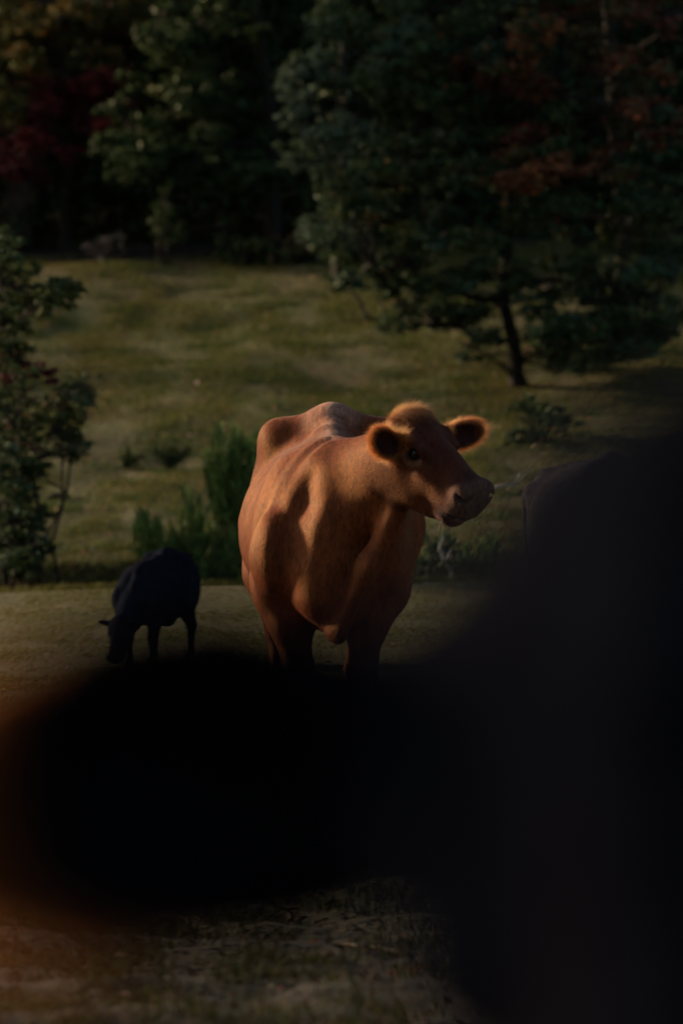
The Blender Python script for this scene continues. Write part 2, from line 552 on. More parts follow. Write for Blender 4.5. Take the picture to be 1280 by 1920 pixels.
def tree(name, label, cat, base, trunk, limbs, clumps, size, cols, wts, group=None, bark=None, tr=(0.08, 0.03), twigs=True, **kw):
    """trunk: world points; limbs: list of (points, r0, r1); clumps: world x, y, z, radius, count"""
    root = empty(name, base)
    tag(root, label, cat, group)
    b = np.asarray(base, float)
    t = Tubes()
    tp = np.asarray(trunk, float) - b
    # subdivide the trunk path
    s = np.linspace(0, 1, 14); k = np.linspace(0, 1, len(tp))
    tp = np.stack([np.interp(s, k, tp[:, i]) for i in range(3)], 1)
    tp[1:-1] += rng.normal(0, 0.012, (12, 3))
    rad = np.linspace(tr[0], tr[1], 14); rad[0] *= 1.35; rad[1] *= 1.1
    t.add(tp, rad, 10, 0.05)
    ends = [tp]
    for (pts, r0, r1) in limbs:
        p = np.asarray(pts, float) - b
        if len(p) == 2: p = wander(p[0], p[1], 9, 0.12)
        t.add(p, np.linspace(r0, r1, len(p)), 7, 0.05)
        ends.append(p)
    cl = np.asarray(clumps, float).copy()
    cl[:, :3] -= b
    if twigs:
        allp = np.concatenate(ends)
        for c in cl:
            d = np.linalg.norm(allp - c[:3], axis=1) + 0.5 * np.maximum(0, allp[:, 2] - c[2])
            q = allp[np.argmin(d)]
            if np.linalg.norm(q - c[:3]) > 0.1:
                pp = wander(q, c[:3], 6, 0.12)
                t.add(pp, np.linspace(0.012, 0.004, 6) * (tr[0] / 0.07), 5)
    t.build('trunk', bark or M_BARK, root)
    V, T, C = crown_leaves(cl, size, cols, wts, **kw)
    mesh_np('crown', V, None, T, M_LEAF, root, C)
    return root


def blob_clumps(c, r, n, cr, k, shell=0.5):
    """n clumps spread through an ellipsoid"""
    d = rng.standard_normal((n, 3)); d /= np.linalg.norm(d, axis=1, keepdims=True)
    d *= (shell + (1 - shell) * rng.random((n, 1)) ** 0.6)
    P = np.asarray(c) + d * np.asarray(r)
    rr = cr * rng.uniform(.7, 1.3, n)
    return np.concatenate([P, rr[:, None], (k * (rr / cr) ** 2)[:, None]], 1)


DG = (0.026, 0.042, 0.016); MG = (0.041, 0.061, 0.021); YG = (0.070, 0.077, 0.023); BG = (0.038, 0.062, 0.040)
RED = (0.12, 0.018, 0.018); ORA = (0.22, 0.075, 0.022); RUS = (0.135, 0.045, 0.022); PAL = (0.10, 0.12, 0.075)

#TREES_BEGIN
def pxc(rows, Y, dy, k, cr=None):
    """clumps given as (px, py, radius px) at a distance Y, spread in depth by dy"""
    out = []
    for (px, py, rp) in rows:
        y = Y + rng.uniform(-dy, dy)
        p = at(px, py, y)
        r = rp / F_PX * y
        out.append((p[0], p[1], p[2], r, k * (r / 0.3) ** 2))
    return np.array(out)


def scatter_px(poly_rows, n, Y, dy, rp, k):
    """n clumps inside a union of image-plane ellipses given a real depth"""
    rows = []
    for i in range(n):
        cx, cy, rx, ry = poly_rows[rng.integers(0, len(poly_rows))]
        a = rng.random() * 2 * np.pi; q = math.sqrt(rng.random())
        rows.append((cx + rx * q * math.cos(a), cy + ry * q * math.sin(a), rp * rng.uniform(.7, 1.3)))
    return pxc(rows, Y, dy, k)


def big_right_tree():
    Y = 44.0
    b = at(974, 765, Y); b[2] = ground_z(b[0], b[1]) - 0.03
    trunk = [b, at(965, 690, Y), at(952, 600, Y), at(948, 480, Y), at(955, 330, Y + .1), at(985, 150, Y + .2), at(1000, -150, Y + .2), at(1010, -420, Y)]
    L = []
    L.append((wander(at(950, 640, Y), at(640, 600, Y - .5), 10, .05, -0.04), .022, .006))
    L.append((wander(at(962, 700, Y), at(880, 655, Y - .3), 7, .08), .016, .006))
    L.append((wander(at(950, 560, Y), at(700, 500, Y - .8), 9, .1), .03, .008))
    L.append((wander(at(950, 520, Y), at(1230, 560, Y - .5), 9, .1), .03, .008))
    L.append((wander(at(952, 450, Y), at(650, 330, Y + .5), 9, .1), .035, .008))
    L.append((wander(at(955, 400, Y), at(1260, 380, Y + .8), 9, .1), .035, .008))
    L.append((wander(at(957, 330, Y), at(700, 130, Y - .4), 9, .1), .035, .008))
    L.append((wander(at(965, 270, Y), at(1260, 180, Y), 9, .1), .035, .008))
    L.append((wander(at(985, 150, Y), at(760, -120, Y), 9, .1), .03, .008))
    L.append((wander(at(985, 150, Y), at(1300, -60, Y), 9, .1), .03, .008))
    c = [scatter_px([(760, 420, 150, 150), (720, 280, 110, 130), (800, 180, 150, 170), (960, 330, 190, 160),
                     (700, 100, 80, 120), (900, 120, 170, 130)], 105, Y, 1.1, 48, 210),
         scatter_px([(720, 545, 125, 40), (820, 560, 120, 40), (930, 500, 70, 55), (1000, 520, 50, 50), (680, 480, 70, 50), (800, 598, 90, 16), (880, 640, 40, 18)], 44, Y - .3, .6, 36, 200),
         scatter_px([(1130, 560, 140, 90), (1180, 470, 110, 110), (1100, 640, 90, 45), (1210, 640, 80, 60), (1230, 330, 90, 120)], 62, Y - .2, .9, 46, 210),
         scatter_px([(940, -180, 320, 160)], 34, Y, 1.3, 75, 150)]
    tree('broadleaf_tree', 'young green broadleaf tree with a slim leaning dark trunk on the slope', 'tree', b, trunk, L,
         np.concatenate(c), 0.052, [DG, MG, BG, YG], [3, 3, 3, .8], tr=(.062, .02), accent=([ORA, RED, PAL], .018))


def right_red_tree():
    Y = 47.5
    b = at(1160, 640, Y); b[2] = ground_z(b[0], b[1]) - .03
    trunk = [b, at(1165, 450, Y), at(1150, 200, Y), at(1130, -100, Y), at(1130, -300, Y)]
    L = [(wander(at(1155, 300, Y), at(930, 250, Y - 3.6), 8, .1), .03, .008), (wander(at(1150, 200, Y), at(930, 60, Y - 3.6), 8, .1), .03, .008),
         (wander(at(1150, 180, Y), at(1330, 60, Y - 3.2), 8, .1), .03, .008)]
    c = [scatter_px([(960, 90, 100, 90), (1080, 110, 140, 120), (1200, 130, 110, 150), (1060, 290, 150, 70), (960, 300, 70, 60)], 80, Y - 4.3, .7, 40, 170),
         scatter_px([(1100, -120, 240, 130)], 24, Y - 2, 1.0, 70, 140)]
    tree('autumn_tree', 'rust and red autumn tree at the upper right behind the green tree', 'tree', b, trunk, L,
         np.concatenate(c), 0.052, [RUS, DG, ORA, MG, (0.085, 0.03, 0.024)], [3, 2.2, .6, 1.5, 2], tr=(.075, .03), accent=([ORA, RED, PAL], .06))


def left_green_tree():
    Y = 51.8
    b = at(512, 470, Y); b[2] = ground_z(b[0], b[1]) - .03
    trunk = [b, at(515, 380, Y), at(505, 200, Y), at(480, 0, Y), at(470, -250, Y)]
    L = [(wander(at(510, 260, Y), at(250, 230, Y - .6), 8, .1), .03, .008), (wander(at(505, 180, Y), at(260, 80, Y - .6), 8, .1), .03, .008),
         (wander(at(505, 220, Y), at(640, 60, Y - .3), 8, .1), .03, .008)]
    c = [scatter_px([(300, 230, 110, 90), (350, 160, 120, 110), (260, 300, 70, 50), (420, 270, 100, 80), (440, 330, 90, 30), (380, 40, 110, 60)], 85, Y - .8, .7, 42, 200),
         scatter_px([(470, 100, 120, 150), (400, -150, 260, 120)], 40, Y + .8, .8, 55, 170)]
    tree('hanging_tree', 'broad green tree with low drooping boughs at the wood edge, left of centre', 'tree', b, trunk, L,
         np.concatenate(c), 0.055, [MG, DG, YG], [2, 4, .6], tr=(.08, .03))


def red_tree():
    Y = 53.0
    b = at(120, 470, Y); b[2] = ground_z(b[0], b[1]) - .03
    trunk = [b, at(125, 350, Y), at(130, 200, Y), at(140, 80, Y)]
    c = [scatter_px([(90, 230, 70, 90), (150, 190, 90, 60), (60, 290, 50, 50), (210, 170, 50, 40)], 38, Y - .5, .6, 36, 180)]
    tree('maroon_tree', 'small tree with deep maroon leaves in the dark wood at left', 'tree', b, trunk, [],
         np.concatenate(c), 0.052, [RED, (0.06, 0.012, 0.014), (0.05, 0.02, 0.018)], [3, 3, 1.5], tr=(.05, .02))


def leaning_tree():
    Y = 54.0
    b = at(20, 500, Y); b[2] = ground_z(b[0], b[1]) - .03
    trunk = [b, at(60, 300, Y), at(140, 145, Y), at(240, 70, Y), at(345, -5, Y), at(520, -160, Y)]
    L = [(wander(at(140, 145, Y), at(170, -20, Y - .5), 8, .1), .03, .01)]
    c = [scatter_px([(170, 50, 80, 60), (110, 80, 60, 70), (230, 20, 60, 40), (60, 20, 60, 50), (20, 150, 40, 100)], 44, Y - 1.2, .6, 38, 170),
         scatter_px([(250, -120, 260, 100)], 26, Y - .5, .8, 65, 150)]
    tree('leaning_tree', 'thick bare trunk leaning right with yellowing orange leaves at the top left', 'tree', b, trunk, L,
         np.concatenate(c), 0.055, [MG, YG, (0.15, 0.095, 0.026), DG], [1.5, 2.5, 2.2, 1.2], tr=(.15, .12), accent=([ORA], .08), bark=bark_material('brown_bark', (.05, .034, .026), (.11, .078, .06)))


def silver_tree():
    Y = 49.0
    b = at(640, 500, Y); b[2] = ground_z(b[0], b[1]) - .03
    trunk = [b, at(640, 300, Y), at(640, 100, Y), at(645, -150, Y)]
    c = [scatter_px([(590, 190, 45, 90), (620, 90, 50, 100), (580, 260, 40, 60), (640, 280, 60, 80), (650, 380, 60, 60), (625, 430, 55, 35)], 62, Y, .5, 34, 190),
         scatter_px([(660, -120, 120, 110)], 14, Y, .7, 60, 150)]
    tree('silvery_tree', 'tree with pale grey green foliage beside the dark gap in the wood', 'tree', b, trunk, [],
         np.concatenate(c), 0.05, [BG, (0.055, 0.08, 0.06), MG, YG], [3, 2, 1.5, .8], tr=(.06, .025))


big_right_tree()
right_red_tree()
left_green_tree()
red_tree()
leaning_tree()
silver_tree()


def shrub(name, label, cat, px, Y, rows, n, dy, rp, k, size, cols, wts, group=None, bark=None, stems=5, base_py=None, **kw):
    bx = at(px, 700, Y)[0]
    b = np.array([bx, Y, ground_z(bx, Y) - .02])
    c = scatter_px(rows, n, Y, dy, rp, k)
    c = c[c[:, 2] > b[2] + .04] if (c[:, 2] > b[2] + .04).any() else c
    root = empty(name, b); tag(root, label, cat, group)
    cl = c.copy(); cl[:, :3] -= b
    t = Tubes()
    tops = cl[np.argsort(-cl[:, 2])[:max(stems, 2)]]
    paths = []
    for q in tops:
        p = wander((rng.normal(0, .04), rng.normal(0, .04), 0), q[:3], 8, .1)
        t.add(p, np.linspace(.016, .005, 8), 6); paths.append(p)
    allp = np.concatenate(paths)
    for q in cl:
        s = allp[np.argmin(np.linalg.norm(allp - q[:3], axis=1) + .4 * np.maximum(0, allp[:, 2] - q[2]))]
        if np.linalg.norm(s - q[:3]) > .05:
            t.add(wander(s, q[:3], 5, .1), np.linspace(.007, .003, 5), 5)
    t.build('stems', bark or M_BARK, root)
    V, T, C = crown_leaves(cl, size, cols, wts, **kw)
    mesh_np('foliage', V, None, T, M_LEAF, root, C)
    return root


# thicket at the left edge, standing in the gully
shrub('sapling', 'green leafy sapling with a branch reaching out at the left edge above the red leaves', 'sapling', -60, 36.6,
      [(30, 520, 50, 60), (20, 590, 40, 40), (80, 565, 40, 22), (110, 548, 22, 16), (-40, 560, 70, 120), (15, 470, 30, 30), (10, 640, 40, 40)], 80, .5, 30, 230, .040, [MG, DG, YG], [3, 2, 1.6], stems=4)
shrub('red_leaved_shrub', 'shrub with crimson leaves at the left edge under the sapling branch', 'shrub', 20, 36.5,
      [(60, 675, 50, 24), (20, 690, 30, 25), (90, 690, 25, 20)], 16, .25, 22, 170, .045, [(0.085, 0.016, 0.016), (0.06, 0.014, 0.014), (0.045, 0.03, 0.02)], [2, 2, 1.5], stems=3)
shrub('thicket_bush', 'tangled mid green bush filling the left edge below the crimson shrub', 'bush', 25, 36.4,
      [(45, 770, 60, 60), (30, 850, 45, 60), (95, 800, 45, 60), (150, 740, 28, 30), (130, 800, 22, 60), (15, 740, 40, 60), (40, 850, 50, 50)], 100, .45, 30, 190, .034, [MG, DG, YG, (0.05, 0.045, 0.03)], [3, 2, 1.5, 1.2], stems=7, accent=([RED], .03))
shrub('dark_bush', 'dense dark green bush low at the left edge beside the gully', 'bush', 20, 36.2,
      [(35, 930, 50, 60), (20, 1010, 40, 60), (60, 1000, 30, 50), (20, 880, 40, 40), (40, 1060, 40, 40)], 80, .4, 30, 260, .036, [DG, BG, MG], [3, 2, 2], stems=6)
shrub('low_bush', 'thin low bush in the gully right of the dark bush', 'bush', 70, 36.3,
      [(70, 1060, 26, 40), (45, 1085, 40, 22)], 14, .2, 20, 120, .04, [DG, MG, (0.045, 0.04, 0.028)], [2, 2, 1], stems=4)
# brush at the foot of the wood
shrub('grey_shrub', 'bare greyish twiggy shrub at the foot of the wood', 'shrub', 222, 50.6,
      [(222, 470, 50, 26), (215, 455, 30, 20)], 22, .3, 22, 90, .035, [(0.05, 0.045, 0.045), (0.04, 0.036, 0.034)], [2, 1], stems=9, bark=M_BARK)
shrub('pointed_sapling', 'slender pointed sapling standing before the dark wood', 'sapling', 315, 50.4,
      [(310, 400, 22, 30), (308, 360, 10, 30), (318, 440, 26, 22), (300, 420, 16, 16)], 26, .2, 18, 130, .042, [MG, DG, YG], [2, 2, 1], stems=3)
shrub('edge_shrub', 'green shrub spreading at the meadow edge left of the silvery tree', 'shrub', 455, 50.6,
      [(450, 465, 42, 22), (490, 470, 30, 18)], 20, .3, 22, 150, .045, [MG, DG, YG], [2, 2, .6], stems=6)
shrub('brown_shrub', 'brownish green shrub at the meadow edge under the silvery tree', 'shrub', 560, 50.4,
      [(560, 450, 40, 34), (590, 465, 40, 25), (530, 470, 26, 18)], 28, .3, 24, 150, .042, [(0.05, 0.04, 0.026), DG, RUS], [3, 2, .5], stems=7)
shrub('hill_shrub', 'leafy shrub at the foot of the slim trunk on the slope', 'shrub', 1010, 41.6,
      [(1010, 790, 55, 35), (985, 820, 40, 30), (1050, 810, 30, 30)], 30, .3, 26, 160, .045, [DG, MG, (0.06, 0.055, 0.03)], [3, 2, 1.2], stems=7)


# broom-like shrubs of fine upright sprays in the gully
def broom(label, px, Y, rows, nsp, group='broom shrubs in the gully'):
    bx = at(px, 700, Y)[0]
    b = np.array([bx, Y, ground_z(bx, Y) - .02])
    root = empty('broom_shrub', b); tag(root, label, 'shrub', group)
    st = Tubes(); P = []; D = []; C = []; W = []
    for i in range(nsp):
        cx, cy, rx, ry = rows[rng.integers(0, len(rows))]
        a = rng.random() * 2 * np.pi; q = math.sqrt(rng.random())
        y = Y + rng.uniform(-.28, .28)
        tip = at(cx + 1.25 * rx * q * math.cos(a), cy + 1.15 * ry * q * math.sin(a), y) - b
        if tip[2] < .08: continue
        root_p = np.array([tip[0] * .45 + rng.normal(0, .03), tip[1] * .45, max(0.0, tip[2] - rng.uniform(.2, .6))])
        p = wander(root_p, tip, 6, .05)
        st.add(p, np.linspace(.005, .0015, 6), 4)
        k = int(rng.integers(40, 110))
        u = rng.uniform(.25, 1.0, k) ** .8
        idx = u * 5; i0 = np.minimum(idx.astype(int), 4); f = (idx - i0)[:, None]
        pts = p[i0] * (1 - f) + p[i0 + 1] * f
        axis = unit(tip - root_p)
        d = axis * 1.0 + rng.standard_normal((k, 3)) * .42 + np.array([0, 0, .35])
        d /= np.linalg.norm(d, axis=1, keepdims=True)
        P.append(pts); D.append(d * rng.uniform(.035, .085, k)[:, None])
        C.append(palette(k, [(0.080, 0.125, 0.030), (0.060, 0.098, 0.026), (0.11, 0.13, 0.040)], [3, 2, 1], .2) * rng.uniform(.75, 1.25))
    for i in range(3):
        e = np.array([rng.normal(0, .08), rng.normal(0, .08), rng.uniform(.3, .5)])
        st.add(wander((0, 0, 0), e, 6, .1), np.linspace(.014, .006, 6), 6)
    st.build('stems', M_BARK, root)
    P = np.concatenate(P); D = np.concatenate(D); C = np.concatenate(C)
    s = np.cross(D, rng.standard_normal(D.shape)); s /= np.linalg.norm(s, axis=1, keepdims=True) + 1e-9; s *= .0045
    V = np.stack([P - s, P + s, P + D * .6 + s * .8, P + D, P + D * .6 - s * .8], 1).reshape(-1, 3)
    i = np.arange(len(P)) * 5
    Q = np.stack([i, i + 1, i + 2, i + 4], 1); T = np.stack([i + 4, i + 2, i + 3], 1)
    mesh_np('foliage', V, Q, T, M_LEAF, root, np.repeat(C, 5, 0))
    return root


broom('tallest bright green feathery broom shrub touching the red cow flank', 450, 36.3,
      [(445, 850, 60, 42), (428, 828, 34, 26), (405, 880, 24, 36), (465, 900, 35, 60), (440, 880, 50, 60), (450, 960, 50, 50), (470, 1020, 40, 50), (430, 830, 35, 30), (415, 870, 30, 40)], 150)
broom('middle feathery broom shrub between the tall one and the dark small one', 362, 36.2,
      [(360, 950, 26, 40), (365, 1000, 38, 40), (345, 1020, 25, 30), (390, 1030, 30, 30), (370, 1060, 40, 20)], 90)
broom('small dark broom shrub directly above the black calf', 285, 36.15,
      [(280, 990, 20, 24), (290, 1010, 22, 24), (262, 975, 12, 16)], 55)
broom('low olive broom shrub right of the pale bent stem', 905, 36.2,
      [(905, 1040, 30, 25), (890, 1055, 40, 20), (920, 1025, 16, 18)], 60)
shrub('gully_bush', 'rounded green bush in the gully under the red cow chin', 'bush', 815, 36.2,
      [(810, 1030, 28, 35), (800, 1055, 24, 25), (840, 1035, 25, 30), (860, 1060, 20, 20)], 30, .3, 24, 170, .04, [(0.04, 0.075, 0.03), BG, MG, DG], [2, 2, 2, 1], stems=5)


# small plants on the hillside and dead wood
def weed(label, px, py, Y, hpx, wpx, n):
    bx = at(px, py, Y)[0]
    b = np.array([bx, Y, float(ground_z(bx, Y)) - .01])
    root = empty('weed', b); tag(root, label, 'weed', 'weeds on the slope')
    st = Tubes(); P = []; C = []
    for i in range(n):
        tip = np.array([rng.normal(0, wpx / F_PX * Y * .5), rng.normal(0, .08), hpx / F_PX * Y * rng.uniform(.55, 1.05)])
        p = wander((0, 0, 0), tip, 6, .08)
        st.add(p, np.linspace(.005, .002, 6), 4)
        k = 34
        u = rng.uniform(.3, 1, k) * 5; i0 = np.minimum(u.astype(int), 4); f = (u - i0)[:, None]
        P.append(p[i0] * (1 - f) + p[i0 + 1] * f + rng.normal(0, .02, (k, 3)))
        C.append(palette(k, [MG, DG, OLIVE], [2, 2, 1]))
    st.build('stems', M_BARK, root)
    P = np.concatenate(P); N = rng.standard_normal(P.shape) + np.array([0, 0, .6]); N /= np.linalg.norm(N, axis=1, keepdims=True)
    V, T = leaf_quads(P, N, rng.uniform(.02, .045, len(P)), .45)
    mesh_np('foliage', V, None, T, M_LEAF, root, np.repeat(np.concatenate(C), 4, 0))


weed('wide dark weed clump on the slope above the black calf', 318, 875, 41.1, 62, 70, 22)
weed('thin small weed left of the wide dark clump', 236, 875, 41.1, 44, 36, 11)


def fallen(name, label, pts, r0, r1, mat, extra=()):
    pts = np.asarray(pts, float)
    b = pts[0].copy(); root_b = b
    t = Tubes()
    p = pts - b
    s = np.linspace(0, 1, 12); k = np.linspace(0, 1, len(p))
    p = np.stack([np.interp(s, k, p[:, i]) for i in range(3)], 1); p[1:-1] += rng.normal(0, r0 * .35, (10, 3))
    rr = np.linspace(r0, r1, 12); rr[-1] *= .3; rr[0] *= .5
    t.add(p, rr, 8, .08)
    for (q, a0, a1) in extra:
        q = np.asarray(q, float) - b
        t.add(wander(q[0], q[1], 6, .12), np.linspace(a0, a1, 6), 6)
    o = t.build(name, mat, None)
    o.location = b
    tag(o, label, 'branch' if 'branch' in name or 'stem' in name else 'log')
    return o


def gp(px, py, Y, up=0.0):
    p = at(px, py, Y); p[2] = float(ground_z(p[0], p[1])) + up
    return p


fallen('bent_stem', 'pale bare bent stem rising from the gully beside the rounded bush',
       [gp(862, 1085, 36.0, -.02), at(850, 1075, 36.0), at(836, 1056, 36.0), at(828, 1030, 35.98), at(833, 1005, 36)], .016, .008, M_BARK_PALE,
       [((at(840, 1064, 36), at(846, 1030, 36.05)), .007, .003)])
fallen('fallen_branch', 'pale fallen branch lying on the slope right of the red cow muzzle',
       [gp(915, 955, 39.7, .02), gp(945, 950, 39.7, .05), gp(968, 945, 39.75, .06), gp(976, 932, 39.75, .14)], .012, .007, M_BARK_PALE,
       [((gp(958, 948, 39.75, .05), at(950, 925, 39.75)), .007, .003), ((gp(968, 945, 39.75, .06), gp(985, 950, 39.85, .1)), .006, .003)])
fallen('rotten_log', 'short dark log on the grass beside the left thicket',
       [gp(88, 942, 39.8, .02), gp(108, 940, 39.8, .035), gp(132, 938, 39.8, .03)], .022, .016, M_BARK)
fallen('dry_branch', 'long dry branch lying across the muddy ground in front', 
       [gp(640, 1775, 14.9, .015), gp(720, 1795, 14.7, .02), gp(800, 1803, 14.6, .012), gp(880, 1800, 14.6, .012)], .007, .003, bark_material('dead_twig', (.03, .022, .015), (.07, .052, .036)),
       [((gp(700, 1790, 14.75, .02), gp(640, 1800, 14.6, .02)), .004, .002)])


# dark wood closing the view behind the trees, and crowns added out of sight on the left to block sun
def woods(name, label, n, box, size, tr_n, cols, wts, heavy=1.0, lift=0.0):
    x0, x1, y0, y1, h = box
    P = np.stack([rng.uniform(x0, x1, n), rng.uniform(y0, y1, n), np.zeros(n)], 1)
    g = ground_z(P[:, 0], P[:, 1])
    P[:, 2] = g + lift + rng.random(n) ** .8 * (h - lift) * (0.8 + .4 * fbm(P[:, 0] * .25, P[:, 1] * .25, 2))
    # gather into clumps
    cid = rng.integers(0, max(30, n // 170), n)
    cc = P[rng.integers(0, n, cid.max() + 1)]
    m = rng.random(n) < .8
    P[m] = cc[cid[m]] + rng.standard_normal((int(m.sum()), 3)) * np.array([.55, .45, .32]) * heavy
    P[:, 2] = np.maximum(P[:, 2], ground_z(P[:, 0], P[:, 1]) + .05)
    N = rng.standard_normal((n, 3)) * .7 + np.array([0, -.1, .6]); N /= np.linalg.norm(N, axis=1, keepdims=True)
    V, T = leaf_quads(P, N, size * rng.uniform(.6, 1.3, n), .65)
    C = palette(n, cols, wts, .25) * rng.uniform(.7, 1.3, cid.max() + 1)[cid][:, None]
    root = empty(name, (0, 0, 0))
    tag(root, label, 'woods', kind='stuff')
    f = mesh_np('foliage', V, None, T, M_LEAF, root, np.repeat(np.clip(C, .003, 1), 4, 0)); f['kind'] = 'stuff'
    if not tr_n: return
    t = Tubes()
    for i in range(tr_n):
        x, y = rng.uniform(x0, x1), rng.uniform(y0, y1)
        z = float(ground_z(x, y)) - .05
        r = rng.uniform(.05, .13)
        t.add(wander((x, y, z), (x + rng.normal(0, .4), y + rng.normal(0, .3), z + h * rng.uniform(.8, 1.1)), 9, .03), np.linspace(r, r * .4, 9), 8, .05)
    k = t.build('trunks', M_BARK, root); k['kind'] = 'stuff'


woods('woodland', 'dark dense wood closing the view at the top of the meadow', 430000, (-5.5, 10, 53.6, 64, 9.0), .12, 22, [DG, (0.024, 0.04, 0.017), MG], [3, 3, 1])
woods('undergrowth', 'dark brush under the trees along the top of the meadow', 90000, (-8, 9, 53.2, 58, 2.2), .09, 0, [DG, (0.03, 0.028, 0.018), MG], [3, 2, 1], .6)
woods('added_shade_trees', 'unseen trees with high crowns added left of the meadow for shade', 16000, (-9.8, -8.6, 47, 53, 8.2), .2, 2, [DG, MG], [2, 1], .7, 4.1)  # added crowns, unseen, keep direct sun off the broadleaf tree
#TREES_END


# ------------------------------------------------------------------ implicit bodies for the cattle
class Field:
    def __init__(s, lo, hi, h):
        s.lo = np.asarray(lo, float); s.h = h
        s.n = np.ceil((np.asarray(hi, float) - s.lo) / h).astype(int) + 1
        s.F = np.full(s.n, 0.25, dtype=np.float32)

    def _box(s, lo, hi, m):
        a = np.maximum(0, np.floor((lo - m - s.lo) / s.h).astype(int)); b = np.minimum(s.n, np.ceil((hi + m - s.lo) / s.h).astype(int) + 1)
        if (b <= a).any(): return None, None
        sl = tuple(slice(int(i), int(j)) for i, j in zip(a, b))
        g = [(s.lo[k] + s.h * np.arange(a[k], b[k])).astype(np.float32) for k in range(3)]
        return sl, (g[0][:, None, None], g[1][None, :, None], g[2][None, None, :])

    def _mix(s, sl, d, k, sub):
        a = s.F[sl]
        d = d.astype(np.float32)
        if sub:
            d = -d
            hh = np.clip(.5 - .5 * (d - a) / k, 0, 1)      # smooth max
            s.F[sl] = d * (1 - hh) + a * hh + k * hh * (1 - hh)
        else:
            hh = np.clip(.5 + .5 * (d - a) / k, 0, 1)
            s.F[sl] = d * (1 - hh) + a * hh - k * hh * (1 - hh)

    def cap(s, a, b, ra, rb, k=.05, sub=False, sq=None):
        """tapered capsule; sq = (axis, factor) flattens it across an axis"""
        a = np.asarray(a, float); b = np.asarray(b, float)
        r = max(ra, rb)
        sl, g = s._box(np.minimum(a, b) - r, np.maximum(a, b) + r, k + .03)
        if sl is None: return
        d = b - a; L2 = float(d @ d) + 1e-9
        px, py, pz = g[0] - a[0], g[1] - a[1], g[2] - a[2]
        t = np.clip((px * d[0] + py * d[1] + pz * d[2]) / L2, 0, 1)
        qx, qy, qz = px - t * d[0], py - t * d[1], pz - t * d[2]
        dist2 = qx * qx + qy * qy + qz * qz
        if sq is not None:
            ax, f = unit(sq[0]), sq[1]
            c = qx * ax[0] + qy * ax[1] + qz * ax[2]
            dist2 = dist2 + c * c * (f * f - 1)
        s._mix(sl, np.sqrt(dist2) - (ra + (rb - ra) * t), k, sub)

    def ell(s, c, r, k=.05, M=None, sub=False):
        """ellipsoid, M rows = its three axes"""
        c = np.asarray(c, float); r = np.asarray(r, float)
        M = np.eye(3) if M is None else np.asarray(M, float)
        ext = np.sqrt(((M * r[:, None]) ** 2).sum(0))
        sl, g = s._box(c - ext, c + ext, k + .03)
        if sl is None: return
        px, py, pz = g[0] - c[0], g[1] - c[1], g[2] - c[2]
        k0 = 0; k1 = 0
        for i in range(3):
            q = px * M[i, 0] + py * M[i, 1] + pz * M[i, 2]
            k0 = k0 + (q / r[i]) ** 2; k1 = k1 + (q / r[i] ** 2) ** 2
        k0 = np.sqrt(k0); k1 = np.sqrt(k1) + 1e-6
        s._mix(sl, k0 * (k0 - 1) / k1, k, sub)

    def mesh(s):
        """surface nets"""
        F = s.F; S = F < 0
        nx, ny, nz = F.shape
        acc = np.zeros((nx - 1, ny - 1, nz - 1), dtype=np.int8)
        for i in (0, 1):
            for j in (0, 1):
                for k in (0, 1):
                    acc += S[i:nx - 1 + i, j:ny - 1 + j, k:nz - 1 + k]
        act = (acc > 0) & (acc < 8)
        idx = np.full(act.shape, -1, dtype=np.int32)
        cells = np.argwhere(act)
        idx[act] = np.arange(len(cells))
        corners = [(i, j, k) for i in (0, 1) for j in (0, 1) for k in (0, 1)]
        val = np.stack([F[cells[:, 0] + i, cells[:, 1] + j, cells[:, 2] + k] for (i, j, k) in corners], 1)
        num = np.zeros((len(cells), 3)); cnt = np.zeros(len(cells))
        for p in range(8):
            for q in range(p + 1, 8):
                dlt = np.abs(np.array(corners[p]) - np.array(corners[q]))
                if dlt.sum() != 1: continue
                a, b = val[:, p], val[:, q]
                m = (a < 0) != (b < 0)
                t = np.where(m, a / np.where(m, a - b, 1), 0)
                pos = np.array(corners[p])[None] + t[:, None] * (np.array(corners[q]) - np.array(corners[p]))[None]
                num += pos * m[:, None]; cnt += m
        V = s.lo + s.h * (cells + num / cnt[:, None])
        Q = []
        for ax in range(3):
            sl0 = [slice(None)] * 3; sl1 = [slice(None)] * 3
            sl0[ax] = slice(0, -1); sl1[ax] = slice(1, None)
            ch = S[tuple(sl0)] != S[tuple(sl1)]
            e = np.argwhere(ch)
            u, w = [(1, 2), (2, 0), (0, 1)][ax]
            ok = (e[:, u] > 0) & (e[:, w] > 0) & (e[:, u] < F.shape[u] - 1) & (e[:, w] < F.shape[w] - 1)
            e = e[ok]
            def cell(du, dw):
                c = e.copy(); c[:, u] -= du; c[:, w] -= dw
                return idx[c[:, 0], c[:, 1], c[:, 2]]
            q = np.stack([cell(1, 1), cell(0, 1), cell(0, 0), cell(1, 0)], 1)
            ins = S[e[:, 0], e[:, 1], e[:, 2]]
            q[~ins] = q[~ins][:, ::-1]
            Q.append(q)
        return V, np.concatenate(Q)


def head_frame(fwd, roll=0.0):
    """F nose direction, L towards the animal's left, U up out of the forehead"""
    Fv = unit(fwd)
    hz = unit([Fv[0], Fv[1], 0])
    L = np.array([-hz[1], hz[0], 0.0])            # left of the heading
    U = np.cross(Fv, L); U = U if U[2] > 0 else -U
    c, s_ = math.cos(roll), math.sin(roll)
    L2 = L * c + U * s_; U2 = U * c - L * s_
    return Fv, L2, U2


